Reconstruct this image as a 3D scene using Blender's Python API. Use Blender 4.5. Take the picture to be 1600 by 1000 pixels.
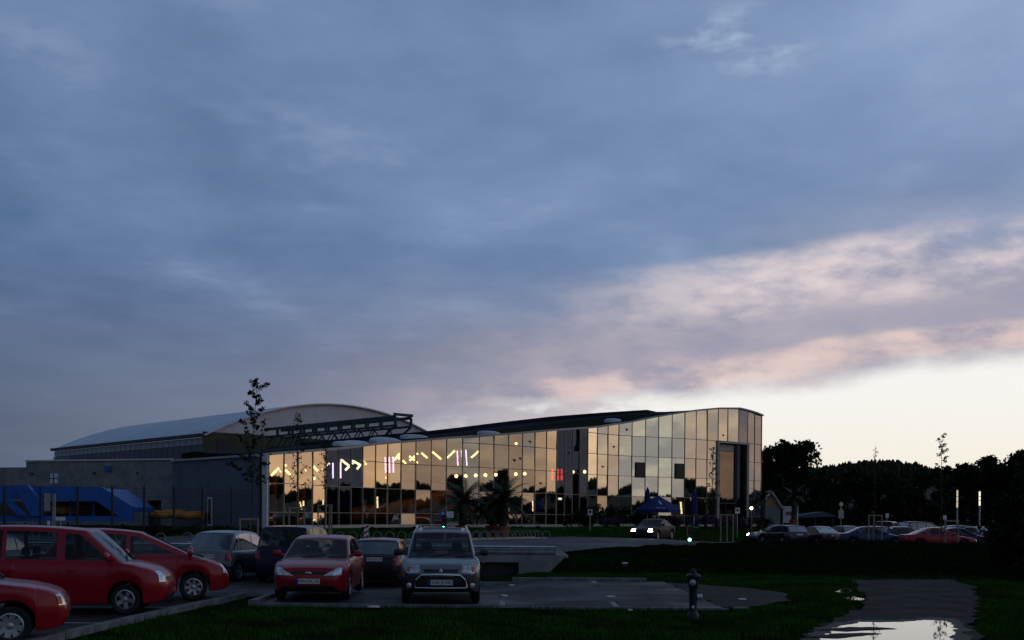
import bpy, math, random
import numpy as np
from mathutils import Vector, Matrix
from mathutils.bvhtree import BVHTree

for _o in list(bpy.data.objects):
    bpy.data.objects.remove(_o)
SC = bpy.context.scene
COL = SC.collection
R = math.radians
rnd = random.Random(7)
npr = np.random.RandomState(11)
F, EYE, HOR, ROLL = 1640.0, 2.0, 804.0, 0.0085     # focal length in photo pixels, eye height, horizon row

# ------------------------------------------------------------------ camera
cd = bpy.data.cameras.new('camera')
cd.sensor_width = 36.0
cd.lens = 36.0 * F / 1600.0
cd.shift_y = (HOR - 500) / 1600.0
cd.clip_start, cd.clip_end = 0.1, 6000
cam = bpy.data.objects.new('camera', cd)
cam.matrix_world = Matrix.Translation((0, 0, EYE)) @ Matrix.Rotation(R(90), 4, 'X') @ Matrix.Rotation(ROLL, 4, 'Z')
COL.objects.link(cam)
SC.camera = cam

# ------------------------------------------------------------------ exposure
SC.view_settings.view_transform = 'Standard'
SC.view_settings.look = 'None'
SC.view_settings.exposure = 0.0
SC.view_settings.gamma = 1.0
SC.view_settings.use_curve_mapping = False
SC.cycles.use_denoising = True
SC.cycles.max_bounces = 8
SC.cycles.transparent_max_bounces = 12

# ------------------------------------------------------------------ node arithmetic helper
class NX:
    def __init__(s, nt): s.nt = nt
    def n(s, t, **kw):
        nd = s.nt.nodes.new(t)
        for k, v in kw.items(): setattr(nd, k, v)
        return nd
    def put(s, sock, v):
        if hasattr(v, 'links') or isinstance(v, bpy.types.NodeSocket): s.nt.links.new(v, sock)
        else: sock.default_value = v
    def m(s, op, a, b=None, c=None, clamp=False):
        nd = s.n('ShaderNodeMath', operation=op, use_clamp=clamp)
        for i, v in enumerate((a, b, c)):
            if v is not None: s.put(nd.inputs[i], v)
        return nd.outputs[0]
    def add(s, a, b): return s.m('ADD', a, b)
    def sub(s, a, b): return s.m('SUBTRACT', a, b)
    def mul(s, a, b): return s.m('MULTIPLY', a, b)
    def sm(s, lo, hi, v):
        nd = s.n('ShaderNodeMapRange', interpolation_type='SMOOTHSTEP', clamp=True)
        for i, q in enumerate((v, lo, hi, 0.0, 1.0)): s.put(nd.inputs[i], q)
        return nd.outputs[0]
    def lin(s, lo, hi, a, b, v):
        nd = s.n('ShaderNodeMapRange', clamp=True)
        for i, q in enumerate((v, lo, hi, a, b)): s.put(nd.inputs[i], q)
        return nd.outputs[0]
    def mix(s, f, a, b, blend='MIX'):
        nd = s.n('ShaderNodeMix', data_type='RGBA', blend_type=blend)
        s.put(nd.inputs[0], f)
        for i, v in ((6, a), (7, b)):
            s.put(nd.inputs[i], tuple(v) + (1,) if isinstance(v, (tuple, list)) and len(v) == 3 else v)
        return nd.outputs[2]
    def noise(s, vec, scale, detail=4, rough=0.55, dist=0.0):
        nd = s.n('ShaderNodeTexNoise')
        if vec is not None: s.put(nd.inputs['Vector'], vec)
        nd.inputs['Scale'].default_value = scale
        nd.inputs['Detail'].default_value = detail
        nd.inputs['Roughness'].default_value = rough
        nd.inputs['Distortion'].default_value = dist
        return nd.outputs[0]

# ------------------------------------------------------------------ sky: dusk cloud deck with a clear low band on the right
SUN_EL, SUN_AZ = R(4.0), R(62.0)
world = bpy.data.worlds.new('World'); SC.world = world; world.use_nodes = True
nt = world.node_tree; nt.nodes.clear(); X = NX(nt)
tc = X.n('ShaderNodeTexCoord'); sp = X.n('ShaderNodeSeparateXYZ')
nt.links.new(tc.outputs['Generated'], sp.inputs[0])
dx, dy, dz = sp.outputs
az = X.mul(X.m('ARCTAN2', dx, dy), 57.2958)
el = X.mul(X.m('ARCSINE', dz), 57.2958)
zz = X.add(X.m('MAXIMUM', dz, 0.0), 0.09)
cb = X.n('ShaderNodeCombineXYZ')
X.put(cb.inputs[0], X.m('DIVIDE', dx, zz)); X.put(cb.inputs[1], X.m('DIVIDE', dy, zz)); X.put(cb.inputs[2], 0.35)
P = cb.outputs[0]
ang = X.n('ShaderNodeCombineXYZ')            # angular coordinates, clouds flattened towards the horizon
X.put(ang.inputs[0], X.mul(az, 0.050)); X.put(ang.inputs[1], X.mul(el, 0.125)); X.put(ang.inputs[2], 3.7)
Q = ang.outputs[0]
n_big = X.noise(P, 0.55, 4, 0.5, 0.0)
n_mid = X.noise(P, 1.8, 6, 0.56, 0.0)
n_ang = X.noise(Q, 1.6, 6, 0.56, 0.0)
n_fine = X.noise(Q, 4.2, 6, 0.58, 0.0)
n_edge = X.noise(Q, 2.6, 5, 0.6, 0.2)
# deck
b = X.add(X.lin(-30, 30, 0.14, 0.60, az), X.mul(X.sub(n_big, 0.5), 0.85))
b = X.add(b, X.mul(X.sub(n_mid, 0.5), 0.80))
b = X.add(b, X.mul(X.sub(n_ang, 0.5), 0.60))
b = X.add(b, X.lin(8, 26, -0.06, 0.08, el))
b = X.m('MAXIMUM', X.m('MINIMUM', b, 1.0), 0.0)
deck = X.mix(b, (0.080, 0.143, 0.280), (0.270, 0.378, 0.585))
def blob(a0, e0, ra_, re_):
    u_ = X.m('DIVIDE', X.sub(az, a0), ra_); v_ = X.m('DIVIDE', X.sub(el, e0), re_)
    return X.sm(1.0, 0.0, X.add(X.m('MULTIPLY', u_, u_), X.m('MULTIPLY', v_, v_)))
brk = X.m('MAXIMUM', blob(12.0, 23.8, 5.5, 2.2), X.m('MAXIMUM', X.mul(blob(-12.0, 18.5, 9.0, 4.0), 0.25), X.mul(blob(-25.0, 21.5, 5.0, 2.0), 0.3)))
wisp = X.m('MAXIMUM', X.mul(X.sm(0.56, 0.78, n_mid), 0.3), X.mul(brk, X.sm(0.50, 0.70, n_fine)))
deck = X.mix(X.mul(wisp, 0.50), deck, (0.46, 0.58, 0.74))
low = X.mul(X.sm(14.0, 4.0, el), 0.85)
deck = X.mix(low, deck, X.mix(X.lin(-28, 8, 0, 1, az), (0.092, 0.118, 0.185), (0.285, 0.285, 0.37)))
# lilac and pink underside above the band, in soft level layers
azc = X.m('MINIMUM', az, 38.0)
el_low = X.add(X.add(6.0, X.mul(azc, 0.085)), X.mul(X.sub(n_edge, 0.5), 2.2))
el_up = X.add(X.add(11.0, X.mul(X.sm(0.0, 24.0, az), 4.2)), X.mul(X.sub(n_ang, 0.5), 4.0))
wp = X.mul(X.sm(-0.45, 0.85, X.m('DIVIDE', X.sub(el_up, el), X.m('MAXIMUM', X.sub(el_up, el_low), 2.0))), X.sm(-16.0, 8.0, az))
wp = X.mul(wp, X.sm(165.0, 110.0, az))
lil = X.mix(X.sm(0.30, 0.72, n_fine), (0.35, 0.33, 0.42), (0.55, 0.46, 0.49))
sky = X.mix(X.mul(wp, 0.85), deck, lil)
def layer(e0, slope, th, lo_az, hi_az, n_, k0, k1):
    d_ = X.m('DIVIDE', X.sub(el, X.add(X.add(e0, X.mul(azc, slope)), X.mul(X.sub(n_ang, 0.5), 3.0))), th)
    return X.mul(X.mul(X.sm(1.0, 0.0, X.m('MULTIPLY', d_, d_)), X.sm(lo_az, hi_az, az)), X.mul(X.sm(k0, k1, n_), X.sm(150.0, 100.0, az)))
sky = X.mix(X.mul(layer(11.0, 0.085, 2.0, 0.0, 14.0, n_fine, 0.30, 0.74), 0.8), sky, (0.86, 0.73, 0.71))
sky = X.mix(X.mul(layer(8.7, 0.075, 1.2, 8.0, 22.0, n_edge, 0.15, 0.60), 0.7), sky, (0.34, 0.33, 0.44))
sky = X.mix(X.mul(layer(6.7, 0.09, 1.0, -8.0, 4.0, n_fine, 0.32, 0.66), 0.7), sky, (0.84, 0.63, 0.57))
# clear band
wc = X.mul(X.sm(0.5, -1.0, X.sub(el, el_low)), X.sm(-9.0, 4.0, az))
wc = X.mul(wc, X.sm(170.0, 115.0, az))
wc = X.mul(wc, X.sub(1.0, X.mul(X.mul(X.sm(0.40, 0.58, n_fine), X.sm(11.0, 2.0, az)), 0.8)))
clear = X.mix(X.sm(0.5, 7.0, el), (0.89, 0.83, 0.70), (0.91, 0.89, 0.86))
far = X.sm(27.0, 52.0, az)                     # the glow dies away from the sunset
clear = X.mix(far, clear, X.mix(X.sm(96.0, 126.0, az), X.mix(X.sm(0.40, 0.60, n_fine), (0.56, 0.42, 0.33), (0.40, 0.29, 0.26)), X.mix(X.sm(0.40, 0.60, n_fine), (0.69, 0.66, 0.56), (0.58, 0.53, 0.48))))
clear = X.mix(X.mul(X.mul(X.sm(0.50, 0.60, n_ang), X.sm(38.0, 55.0, az)), 0.75), clear, (0.26, 0.26, 0.31))
sky = X.mix(wc, sky, clear)
# darker overhead and away from the sunset
dim = X.mul(X.lin(25, 70, 1.0, 0.36, el), X.lin(-170, -40, 0.6, 1.0, X.m('SUBTRACT', 0.0, X.m('ABSOLUTE', X.sub(az, 20.0)))))
sky = X.mix(1.0, sky, X.mix(dim, (0, 0, 0), (1, 1, 1)), 'MULTIPLY')
nis = X.n('ShaderNodeTexSky', sky_type='NISHITA', sun_disc=False)
nis.sun_elevation, nis.sun_rotation = SUN_EL, SUN_AZ
nis.air_density, nis.dust_density = 1.0, 1.5
sky = X.mix(0.005, sky, nis.outputs[0], 'ADD')
bg = X.n('ShaderNodeBackground'); bg.inputs[1].default_value = 1.0
nt.links.new(sky, bg.inputs[0])
wo = X.n('ShaderNodeOutputWorld'); nt.links.new(bg.outputs[0], wo.inputs[0])

sl = bpy.data.lights.new('sun', 'SUN'); sl.energy = 0.03; sl.angle = R(30); sl.color = (1.0, 0.80, 0.60)
so = bpy.data.objects.new('sun', sl); COL.objects.link(so)
so.rotation_euler = Vector((-math.sin(SUN_AZ) * math.cos(SUN_EL), -math.cos(SUN_AZ) * math.cos(SUN_EL), -math.sin(SUN_EL))).to_track_quat('-Z', 'Y').to_euler()

# ------------------------------------------------------------------ helpers
def hor(px): return HOR + ROLL * (px - 800)
def W(px, py, D): return Vector(((px - 800) / F * D, D, EYE + (hor(px) - py) / F * D))
def G(px, py, z=0.0):
    D = (EYE - z) * F / (py - hor(px)); return Vector(((px - 800) / F * D, D, z))
def sm(a, b, t):
    t = min(1.0, max(0.0, (t - a) / (b - a))); return t * t * (3 - 2 * t)
def interp(pts, x):
    if x <= pts[0][0]: return pts[0][1]
    for (a, b), (c, d) in zip(pts, pts[1:]):
        if x <= c: return b + (d - b) * (x - a) / (c - a)
    return pts[-1][1]

def tag(o, label=None, cat=None, group=None, kind=None):
    if label: o['label'] = label
    if cat: o['category'] = cat
    if group: o['group'] = group
    if kind: o['kind'] = kind
    return o
def empty(name, loc=(0, 0, 0), rz=0.0, parent=None):
    o = bpy.data.objects.new(name, None); o.location = loc; o.rotation_euler = (0, 0, rz)
    o.empty_display_size = 0.2; COL.objects.link(o)
    if parent: o.parent = parent
    return o
def link(name, me, parent=None, loc=None, rot=None, scale=None):
    o = bpy.data.objects.new(name, me); COL.objects.link(o)
    if parent: o.parent = parent
    if loc is not None: o.location = loc
    if rot is not None: o.rotation_euler = rot
    if scale is not None: o.scale = scale
    return o
def npmesh(name, V, Fc, mat, smooth=False):
    """numpy verts (n,3) and faces (m,k) -> mesh"""
    me = bpy.data.meshes.new(name)
    V = np.asarray(V, dtype=np.float32); Fc = np.asarray(Fc, dtype=np.int32)
    m, k = Fc.shape
    me.vertices.add(len(V)); me.vertices.foreach_set('co', V.ravel())
    me.loops.add(m * k); me.loops.foreach_set('vertex_index', Fc.ravel())
    me.polygons.add(m); me.polygons.foreach_set('loop_start', np.arange(0, m * k, k, dtype=np.int32))
    me.polygons.foreach_set('loop_total', np.full(m, k, dtype=np.int32))
    if smooth: me.polygons.foreach_set('use_smooth', np.ones(m, dtype=bool))
    me.update(calc_edges=True)
    if mat: me.materials.append(mat)
    return me

class MB:
    def __init__(s): s.v = []; s.f = []; s.mi = []
    def add(s, vs, fs, mi=0):
        o = len(s.v); s.v += [tuple(p) for p in vs]
        s.f += [tuple(i + o for i in f) for f in fs]; s.mi += [mi] * len(fs); return s
    def quad(s, a, b, c, d, mi=0): return s.add((a, b, c, d), ((0, 1, 2, 3),), mi)
    def box(s, c, d, rz=0.0, mi=0, taper=1.0):
        hx, hy, hz = d[0] / 2, d[1] / 2, d[2] / 2
        cs, sn = math.cos(rz), math.sin(rz)
        vs = []
        for z, t in ((-hz, 1.0), (hz, taper)):
            for x, y in ((-hx, -hy), (hx, -hy), (hx, hy), (-hx, hy)):
                vs.append((c[0] + (x * cs - y * sn) * t, c[1] + (x * sn + y * cs) * t, c[2] + z))
        return s.add(vs, ((3, 2, 1, 0), (4, 5, 6, 7), (0, 1, 5, 4), (1, 2, 6, 5), (2, 3, 7, 6), (3, 0, 4, 7)), mi)
    def bar(s, a, b, w, h=None, mi=0):
        """box section beam from a to b"""
        h = h or w; a, b = Vector(a), Vector(b); d = (b - a).normalized()
        up = Vector((0, 0, 1)) if abs(d.z) < 0.95 else Vector((0, 1, 0))
        r = d.cross(up).normalized() * (w / 2); u = r.cross(d).normalized() * (h / 2)
        vs = [p + q for p in (a, b) for q in (-r - u, r - u, r + u, -r + u)]
        return s.add(vs, ((3, 2, 1, 0), (4, 5, 6, 7), (0, 1, 5, 4), (1, 2, 6, 5), (2, 3, 7, 6), (3, 0, 4, 7)), mi)
    def tube(s, pts, r, n=8, mi=0, cap=True):
        pts = [Vector(p) for p in pts]; rs = r if isinstance(r, (list, tuple)) else [r] * len(pts)
        vs = []
        for i, p in enumerate(pts):
            d = (pts[min(i + 1, len(pts) - 1)] - pts[max(i - 1, 0)]).normalized()
            up = Vector((0, 0, 1)) if abs(d.z) < 0.9 else Vector((1, 0, 0))
            e1 = d.cross(up).normalized(); e2 = d.cross(e1).normalized()
            for k in range(n):
                t = 2 * math.pi * k / n
                vs.append(p + (e1 * math.cos(t) + e2 * math.sin(t)) * rs[i])
        fs = []
        for i in range(len(pts) - 1):
            for k in range(n):
                fs.append((i * n + k, i * n + (k + 1) % n, (i + 1) * n + (k + 1) % n, (i + 1) * n + k))
        if cap:
            fs.append(tuple(range(n))); fs.append(tuple((len(pts) - 1) * n + k for k in reversed(range(n))))
        return s.add(vs, fs, mi)
    def lathe(s, prof, c=(0, 0, 0), n=16, axis='z', mi=0, cap=False):
        vs = []
        for r, z in prof:
            for k in range(n):
                t = 2 * math.pi * k / n; a, b = r * math.cos(t), r * math.sin(t)
                q = (a, b, z) if axis == 'z' else ((a, z, b) if axis == 'y' else (z, a, b))
                vs.append((c[0] + q[0], c[1] + q[1], c[2] + q[2]))
        fs = []
        for i in range(len(prof) - 1):
            for k in range(n):
                fs.append((i * n + k, i * n + (k + 1) % n, (i + 1) * n + (k + 1) % n, (i + 1) * n + k))
        if cap:
            fs.append(tuple(range(n))[::-1]); fs.append(tuple((len(prof) - 1) * n + k for k in range(n)))
        return s.add(vs, fs, mi)
    def prism(s, poly, d, mi=0):
        """extrude 3D polygon by vector d"""
        n = len(poly); d = Vector(d); a = [Vector(p) for p in poly]; vs = a + [p + d for p in a]
        fs = [tuple(range(n))[::-1], tuple(range(n, 2 * n))] + [(i, (i + 1) % n, n + (i + 1) % n, n + i) for i in range(n)]
        return s.add(vs, fs, mi)
    def mesh(s, name, mats, smooth=False):
        me = bpy.data.meshes.new(name); me.from_pydata(s.v, [], s.f)
        for m in (mats if isinstance(mats, (list, tuple)) else [mats]): me.materials.append(m)
        if len(set(s.mi)) > 1: me.polygons.foreach_set('material_index', s.mi)
        if smooth:
            me.polygons.foreach_set('use_smooth', [True] * len(s.f))
            try: me.set_sharp_from_angle(angle=R(40))
            except Exception: pass
        me.update(); return me
    def build(s, name, mats, parent=None, loc=None, rot=None, smooth=False):
        return link(name, s.mesh(name, mats, smooth), parent, loc, rot)

# ------------------------------------------------------------------ materials
MAT = {}
def mat(name, col, rough=0.7, metal=0.0, spec=0.5, var=0.0, scale=4.0, bump=0.0, bscale=30.0, coat=0.0, col2=None, coords='Object'):
    if name in MAT: return MAT[name]
    m = bpy.data.materials.new(name); m.use_nodes = True; nt = m.node_tree
    bs = nt.nodes['Principled BSDF']; X = NX(nt)
    bs.inputs['Base Color'].default_value = (*col, 1); bs.inputs['Roughness'].default_value = rough
    bs.inputs['Metallic'].default_value = metal; bs.inputs['Specular IOR Level'].default_value = spec
    if coat: bs.inputs['Coat Weight'].default_value = coat; bs.inputs['Coat Roughness'].default_value = 0.06
    if var or col2 or bump:
        tc = X.n('ShaderNodeTexCoord').outputs[coords]
    if var or col2:
        n = X.noise(tc, scale, 6, 0.6)
        c2 = col2 or tuple(c * (1 - var) for c in col); c1 = col if col2 else tuple(min(1, c * (1 + var)) for c in col)
        nt.links.new(X.mix(X.sm(0.36, 0.64, n), c1, c2), bs.inputs['Base Color'])
    if bump:
        bp = X.n('ShaderNodeBump'); bp.inputs['Strength'].default_value = bump; bp.inputs['Distance'].default_value = 0.03
        nt.links.new(X.noise(tc, bscale, 5, 0.65), bp.inputs['Height']); nt.links.new(bp.outputs[0], bs.inputs['Normal'])
    MAT[name] = m; return m
def emit(name, col, s):
    if name in MAT: return MAT[name]
    m = bpy.data.materials.new(name); m.use_nodes = True
    bs = m.node_tree.nodes['Principled BSDF']; bs.inputs['Base Color'].default_value = (*col, 1)
    bs.inputs['Emission Color'].default_value = (*col, 1); bs.inputs['Emission Strength'].default_value = s
    MAT[name] = m; return m
def wet_asphalt(name, c1, c2):
    m = mat(name, c1, 0.6, spec=.22, col2=c2, scale=0.5, bump=0.35, bscale=60, coords='Object'); nt = m.node_tree; X = NX(nt)
    tc = X.n('ShaderNodeTexCoord').outputs['Object']
    nt.links.new(X.lin(0.35, 0.65, 0.5, 0.85, X.noise(tc, 0.35, 5, 0.6)), nt.nodes['Principled BSDF'].inputs['Roughness'])
    bs = nt.nodes['Principled BSDF']; src = bs.inputs['Base Color'].links[0].from_socket
    st = X.mul(X.sm(0.56, 0.68, X.noise(tc, 1.6, 6, 0.65, .6)), 0.55); pt = X.mul(X.sm(0.60, 0.64, X.noise(tc, 6.5, 5, 0.6)), 0.25)
    c_ = X.mix(st, src, tuple(v * .4 for v in c2)); c_ = X.mix(pt, c_, tuple(v * 2.0 for v in c1)); nt.links.new(c_, bs.inputs['Base Color'])
    vo = X.n('ShaderNodeTexVoronoi', feature='DISTANCE_TO_EDGE'); vo.inputs['Scale'].default_value = 0.32
    wv = X.n('ShaderNodeMix', data_type='VECTOR'); wv.inputs[0].default_value = .12; nt.links.new(tc, wv.inputs[4])
    nz = X.n('ShaderNodeTexNoise'); nz.inputs['Scale'].default_value = 2.0; nt.links.new(tc, nz.inputs['Vector']); nt.links.new(nz.outputs[1], wv.inputs[5]); nt.links.new(wv.outputs[1], vo.inputs['Vector'])
    c_ = X.mix(X.mul(X.sm(0.007, 0.002, vo.outputs[0]), .7), c_, (.008, .008, .009)); nt.links.new(c_, bs.inputs['Base Color'])
    return m
ASPH = wet_asphalt('asphalt', (0.046, 0.040, 0.038), (0.026, 0.023, 0.023))
ROADM = wet_asphalt('road_asphalt', (0.075, 0.076, 0.082), (0.055, 0.056, 0.062))
DIRT = mat('dirt', (0.045, 0.036, 0.028), 0.9, spec=.2, col2=(0.022, 0.018, 0.015), scale=0.9, bump=0.9, bscale=9)
GRAVEL = mat('gravel', (0.048, 0.042, 0.036), 0.9, spec=.15, col2=(0.016, 0.014, 0.012), scale=1.1, bump=0.9, bscale=14)
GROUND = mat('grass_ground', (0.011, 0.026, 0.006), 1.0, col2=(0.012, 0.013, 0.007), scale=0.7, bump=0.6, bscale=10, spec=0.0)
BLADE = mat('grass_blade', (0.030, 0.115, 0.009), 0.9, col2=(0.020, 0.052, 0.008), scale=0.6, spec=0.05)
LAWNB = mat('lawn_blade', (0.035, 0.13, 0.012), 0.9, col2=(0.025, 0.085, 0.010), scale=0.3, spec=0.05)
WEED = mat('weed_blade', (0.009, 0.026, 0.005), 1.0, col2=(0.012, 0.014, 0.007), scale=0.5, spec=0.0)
KERB = mat('kerb_concrete', (0.17, 0.175, 0.18), 0.85, var=0.25, scale=6, bump=0.3)
CONC = mat('concrete', (0.25, 0.245, 0.23), 0.85, var=0.18, scale=1.5, bump=0.25, bscale=14)
BLUEGREY = mat('bluegrey_cladding', (0.105, 0.115, 0.150), 0.6, var=0.08, scale=1.0)
OLIVE = mat('olive_cladding', (0.055, 0.062, 0.028), 0.7, var=0.15, scale=0.8)
GABLE = mat('pale_gable', (0.66, 0.61, 0.61), 0.7, var=0.05, scale=0.6)
METALROOF = mat('metal_roof', (0.55, 0.62, 0.66), 0.5, metal=0.3, var=0.06, scale=0.5)
GALV = mat('galvanised_steel', (0.42, 0.44, 0.46), 0.42, metal=0.7, var=0.15, scale=5)
TRUSS = mat('dark_green_steel', (0.020, 0.050, 0.042), 0.6)
ROOFDK = mat('dark_roof_membrane', (0.016, 0.016, 0.030), 0.9, var=0.2, scale=0.7, spec=.08)
ROOFGR = mat('green_roof', (0.014, 0.020, 0.006), 1.0, var=0.3, scale=1.5, spec=.02)
WHITE = mat('white_paint', (0.72, 0.72, 0.70), 0.5, var=0.06, scale=2)
CREAM = mat('cream_frame', (0.52, 0.47, 0.38), 0.5, var=0.08, scale=3)
MULL = mat('mullion_metal', (0.36, 0.33, 0.27), 0.45, metal=0.3)
TRANS = mat('transom_metal', (0.20, 0.18, 0.15), 0.5, metal=0.3)
DARKST = mat('dark_steel', (0.02, 0.024, 0.028), 0.5)
BLACKP = mat('black_plastic', (0.014, 0.014, 0.016), 0.55)
RUBBER = mat('rubber', (0.012, 0.012, 0.012), 0.85)
RIMM = mat('rim_silver', (0.42, 0.43, 0.45), 0.35, metal=0.75)
def car_glass():
    m = bpy.data.materials.new('car_glass'); m.use_nodes = True; nt = m.node_tree; nt.nodes.clear(); X = NX(nt)
    gl = X.n('ShaderNodeBsdfGlossy'); gl.inputs['Roughness'].default_value = .03; tr = X.n('ShaderNodeBsdfTransparent'); tr.inputs['Color'].default_value = (.50, .56, .56, 1)
    fr = X.n('ShaderNodeFresnel'); fr.inputs['IOR'].default_value = 1.42; mx = X.n('ShaderNodeMixShader')
    nt.links.new(X.m('MINIMUM', fr.outputs[0], .5), mx.inputs[0]); nt.links.new(tr.outputs[0], mx.inputs[1]); nt.links.new(gl.outputs[0], mx.inputs[2])
    nt.links.new(mx.outputs[0], X.n('ShaderNodeOutputMaterial').inputs[0]); return m
CARGLASS = car_glass()
SEAT = mat('seat_fabric', (0.020, 0.020, 0.023), .95, spec=.1)
TIMBER = mat('stake_timber', (0.30, 0.23, 0.15), 0.8, var=0.2, scale=8)
BARK = mat('bark', (0.045, 0.037, 0.028), 0.9, var=0.3, scale=9, bump=0.6)
LEAF = mat('leaf', (0.028, 0.045, 0.014), 0.7, col2=(0.018, 0.028, 0.010), scale=2.0, spec=0.2)
LEAFD = mat('leaf_dark', (0.020, 0.030, 0.011), 0.8, col2=(0.010, 0.016, 0.007), scale=0.4, spec=0.1)
PALML = mat('palm_leaf', (0.030, 0.048, 0.020), 0.6, spec=0.2)
TERRA = mat('terracotta', (0.26, 0.075, 0.035), 0.8, var=0.15, scale=4)
SLIDEB = mat('slide_blue', (0.018, 0.115, 0.44), 0.45, var=0.1, scale=1)
YELLOW = mat('raft_yellow', (0.55, 0.22, 0.012), 0.5)
PARAS = mat('parasol_blue', (0.008, 0.015, 0.13), 0.8, var=0.1, scale=3)
PURPLE = mat('purple_flowers', (0.10, 0.022, 0.12), 0.8, col2=(0.03, 0.035, 0.02), scale=3)
INTER = mat('interior_wall', (0.10, 0.085, 0.075), 0.8, var=0.3, scale=0.4)
REDSL = mat('red_slide', (0.42, 0.045, 0.012), 0.4)
ORSL = mat('orange_slide', (0.50, 0.16, 0.015), 0.4)

def water_mat():
    m = bpy.data.materials.new('puddle_water'); m.use_nodes = True; nt = m.node_tree; X = NX(nt)
    bs = nt.nodes['Principled BSDF']; bs.inputs['Base Color'].default_value = (0.012, 0.011, 0.010, 1)
    bs.inputs['Roughness'].default_value = 0.02; bs.inputs['IOR'].default_value = 1.33
    bp = X.n('ShaderNodeBump'); bp.inputs['Strength'].default_value = 0.02
    nt.links.new(X.noise(X.n('ShaderNodeTexCoord').outputs['Object'], 3.0, 3), bp.inputs['Height']); nt.links.new(bp.outputs[0], bs.inputs['Normal'])
    return m
WATER = water_mat()
def facade_glass(name, tint, refl, through, fk=0.5):
    """coated solar glass: strong warm mirror, some see-through"""
    m = bpy.data.materials.new(name); m.use_nodes = True; nt = m.node_tree; nt.nodes.clear(); X = NX(nt)
    gl = X.n('ShaderNodeBsdfGlossy'); gl.inputs['Color'].default_value = (*tint, 1); gl.inputs['Roughness'].default_value = 0.015
    tr = X.n('ShaderNodeBsdfTransparent'); tr.inputs['Color'].default_value = (*through, 1)
    fr = X.n('ShaderNodeFresnel'); fr.inputs['IOR'].default_value = 1.5
    fac = X.m('MINIMUM', X.add(refl, X.mul(fr.outputs[0], fk)), 0.97)
    tc = X.n('ShaderNodeTexCoord').outputs['Object']
    bp = X.n('ShaderNodeBump'); bp.inputs['Strength'].default_value = 0.012; bp.inputs['Distance'].default_value = 0.05
    nt.links.new(X.noise(tc, 0.8, 2), bp.inputs['Height']); nt.links.new(bp.outputs[0], gl.inputs['Normal'])
    mx = X.n('ShaderNodeMixShader'); X.put(mx.inputs[0], fac)
    nt.links.new(tr.outputs[0], mx.inputs[1]); nt.links.new(gl.outputs[0], mx.inputs[2])
    o = X.n('ShaderNodeOutputMaterial'); nt.links.new(mx.outputs[0], o.inputs[0])
    return m
GLASS = facade_glass('gold_coated_glass', (0.86, 0.81, 0.67), 0.58, (0.62, 0.58, 0.50))
GLASSP = facade_glass('gold_coated_panel', (0.95, 0.95, 0.83), 0.84, (0.25, 0.22, 0.18))
GLASSE = facade_glass('blue_tinted_glass', (0.60, 0.66, 0.76), 0.42, (0.4, 0.4, 0.4), .4)  # blue tint and weaker mirror than the gold glass
GLASSD = facade_glass('dark_blue_glass', (0.26, 0.42, 0.80), 0.09, (0.24, 0.28, 0.36), .22)  # deep blue tint with very little mirror, for a few bays

# ------------------------------------------------------------------ terrain
E_ = Vector((0.70, 0.714)); N_ = Vector((0.714, -0.70)); B0 = Vector((-14.3, 61.0))
YC = [(1.7, 38), (5, 47), (9, 57), (12.6, 64), (17, 66), (20, 61.5), (24, 58), (40, 56), (100, 56)]
YB = [(1.7, 36.6), (5, 37), (10, 36), (15, 35.4), (22, 34.5), (40, 34), (100, 34)]
def lot(x, y): return -0.2 * sm(25.5, 31.0, y) * (1 - sm(-1.0, 0.8, x))
def height(x, y):
    v = N_.x * (x - B0.x) + N_.y * (y - B0.y); u = E_.x * (x - B0.x) + E_.y * (y - B0.y)
    z0 = interp([(17, 0.6), (24, 0.32), (34, -0.08)], u)
    lawn = z0 + (1.05 - z0) * sm(9.0, 3.0, v)
    if x < -14: lawn = max(lawn, 0.6 + 0.45 * sm(46.5, 50, y) if y > 46 else 0.6)
    if x < 1.6:
        return lot(x, y) if y < 37.4 else lawn
    yb, yc = interp(YB, x), interp(YC, x)
    k = sm(1.6, 2.6, x); yb = 37.4 * (1 - k) + yb * k; yc = max(37.45 * (1 - k) + yc * k, yb + 0.05)
    if y <= yb: return 0.0
    hc = interp([(4, .6), (10, .34), (15, .34), (21, .62), (40, .72)], x)
    hc += (.05 * math.sin(x * 1.3 + y * .2) + .035 * math.sin(x * 2.9 + 1 + y * .5)) * sm(4, 7, x)
    if y <= yc: return hc * sm(yb, yc, y) ** 0.8
    return hc + (lawn - hc) * sm(0, 6, y - yc)
def axis(lo, fine0, fine1, hi, step, extra=()):
    a = list(np.arange(fine0, fine1, step)) + [fine1]
    s = step
    while a[-1] < hi: s *= 1.35; a.append(a[-1] + s)
    s = step; p = [fine0]
    while p[-1] > lo: s *= 1.35; p.append(p[-1] - s)
    return sorted(set(p[1:] + a + list(extra)))
gx = axis(-2500, -46, 60, 2500, 0.7); gy = axis(-600, 4, 104, 3000, 0.6, (37.36, 37.44))
V = []
for y in gy:
    for x in gx:
        z = height(x, y)
        if -40 < x < 60 and 4 < y < 60: z -= 0.03 * rnd.random() * (1 if y < 37 else 0.5)
        V.append((x, y, z - 0.012))
nx = len(gx); idx = np.arange((len(gy) - 1) * (nx - 1)); r_, c_ = idx // (nx - 1), idx % (nx - 1)
q = r_ * nx + c_
tag(link('ground', npmesh('ground', V, np.stack([q, q + 1, q + 1 + nx, q + nx], 1), GROUND, True)), 'dark grass and weedy ground around the car park', kind='structure')

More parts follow.
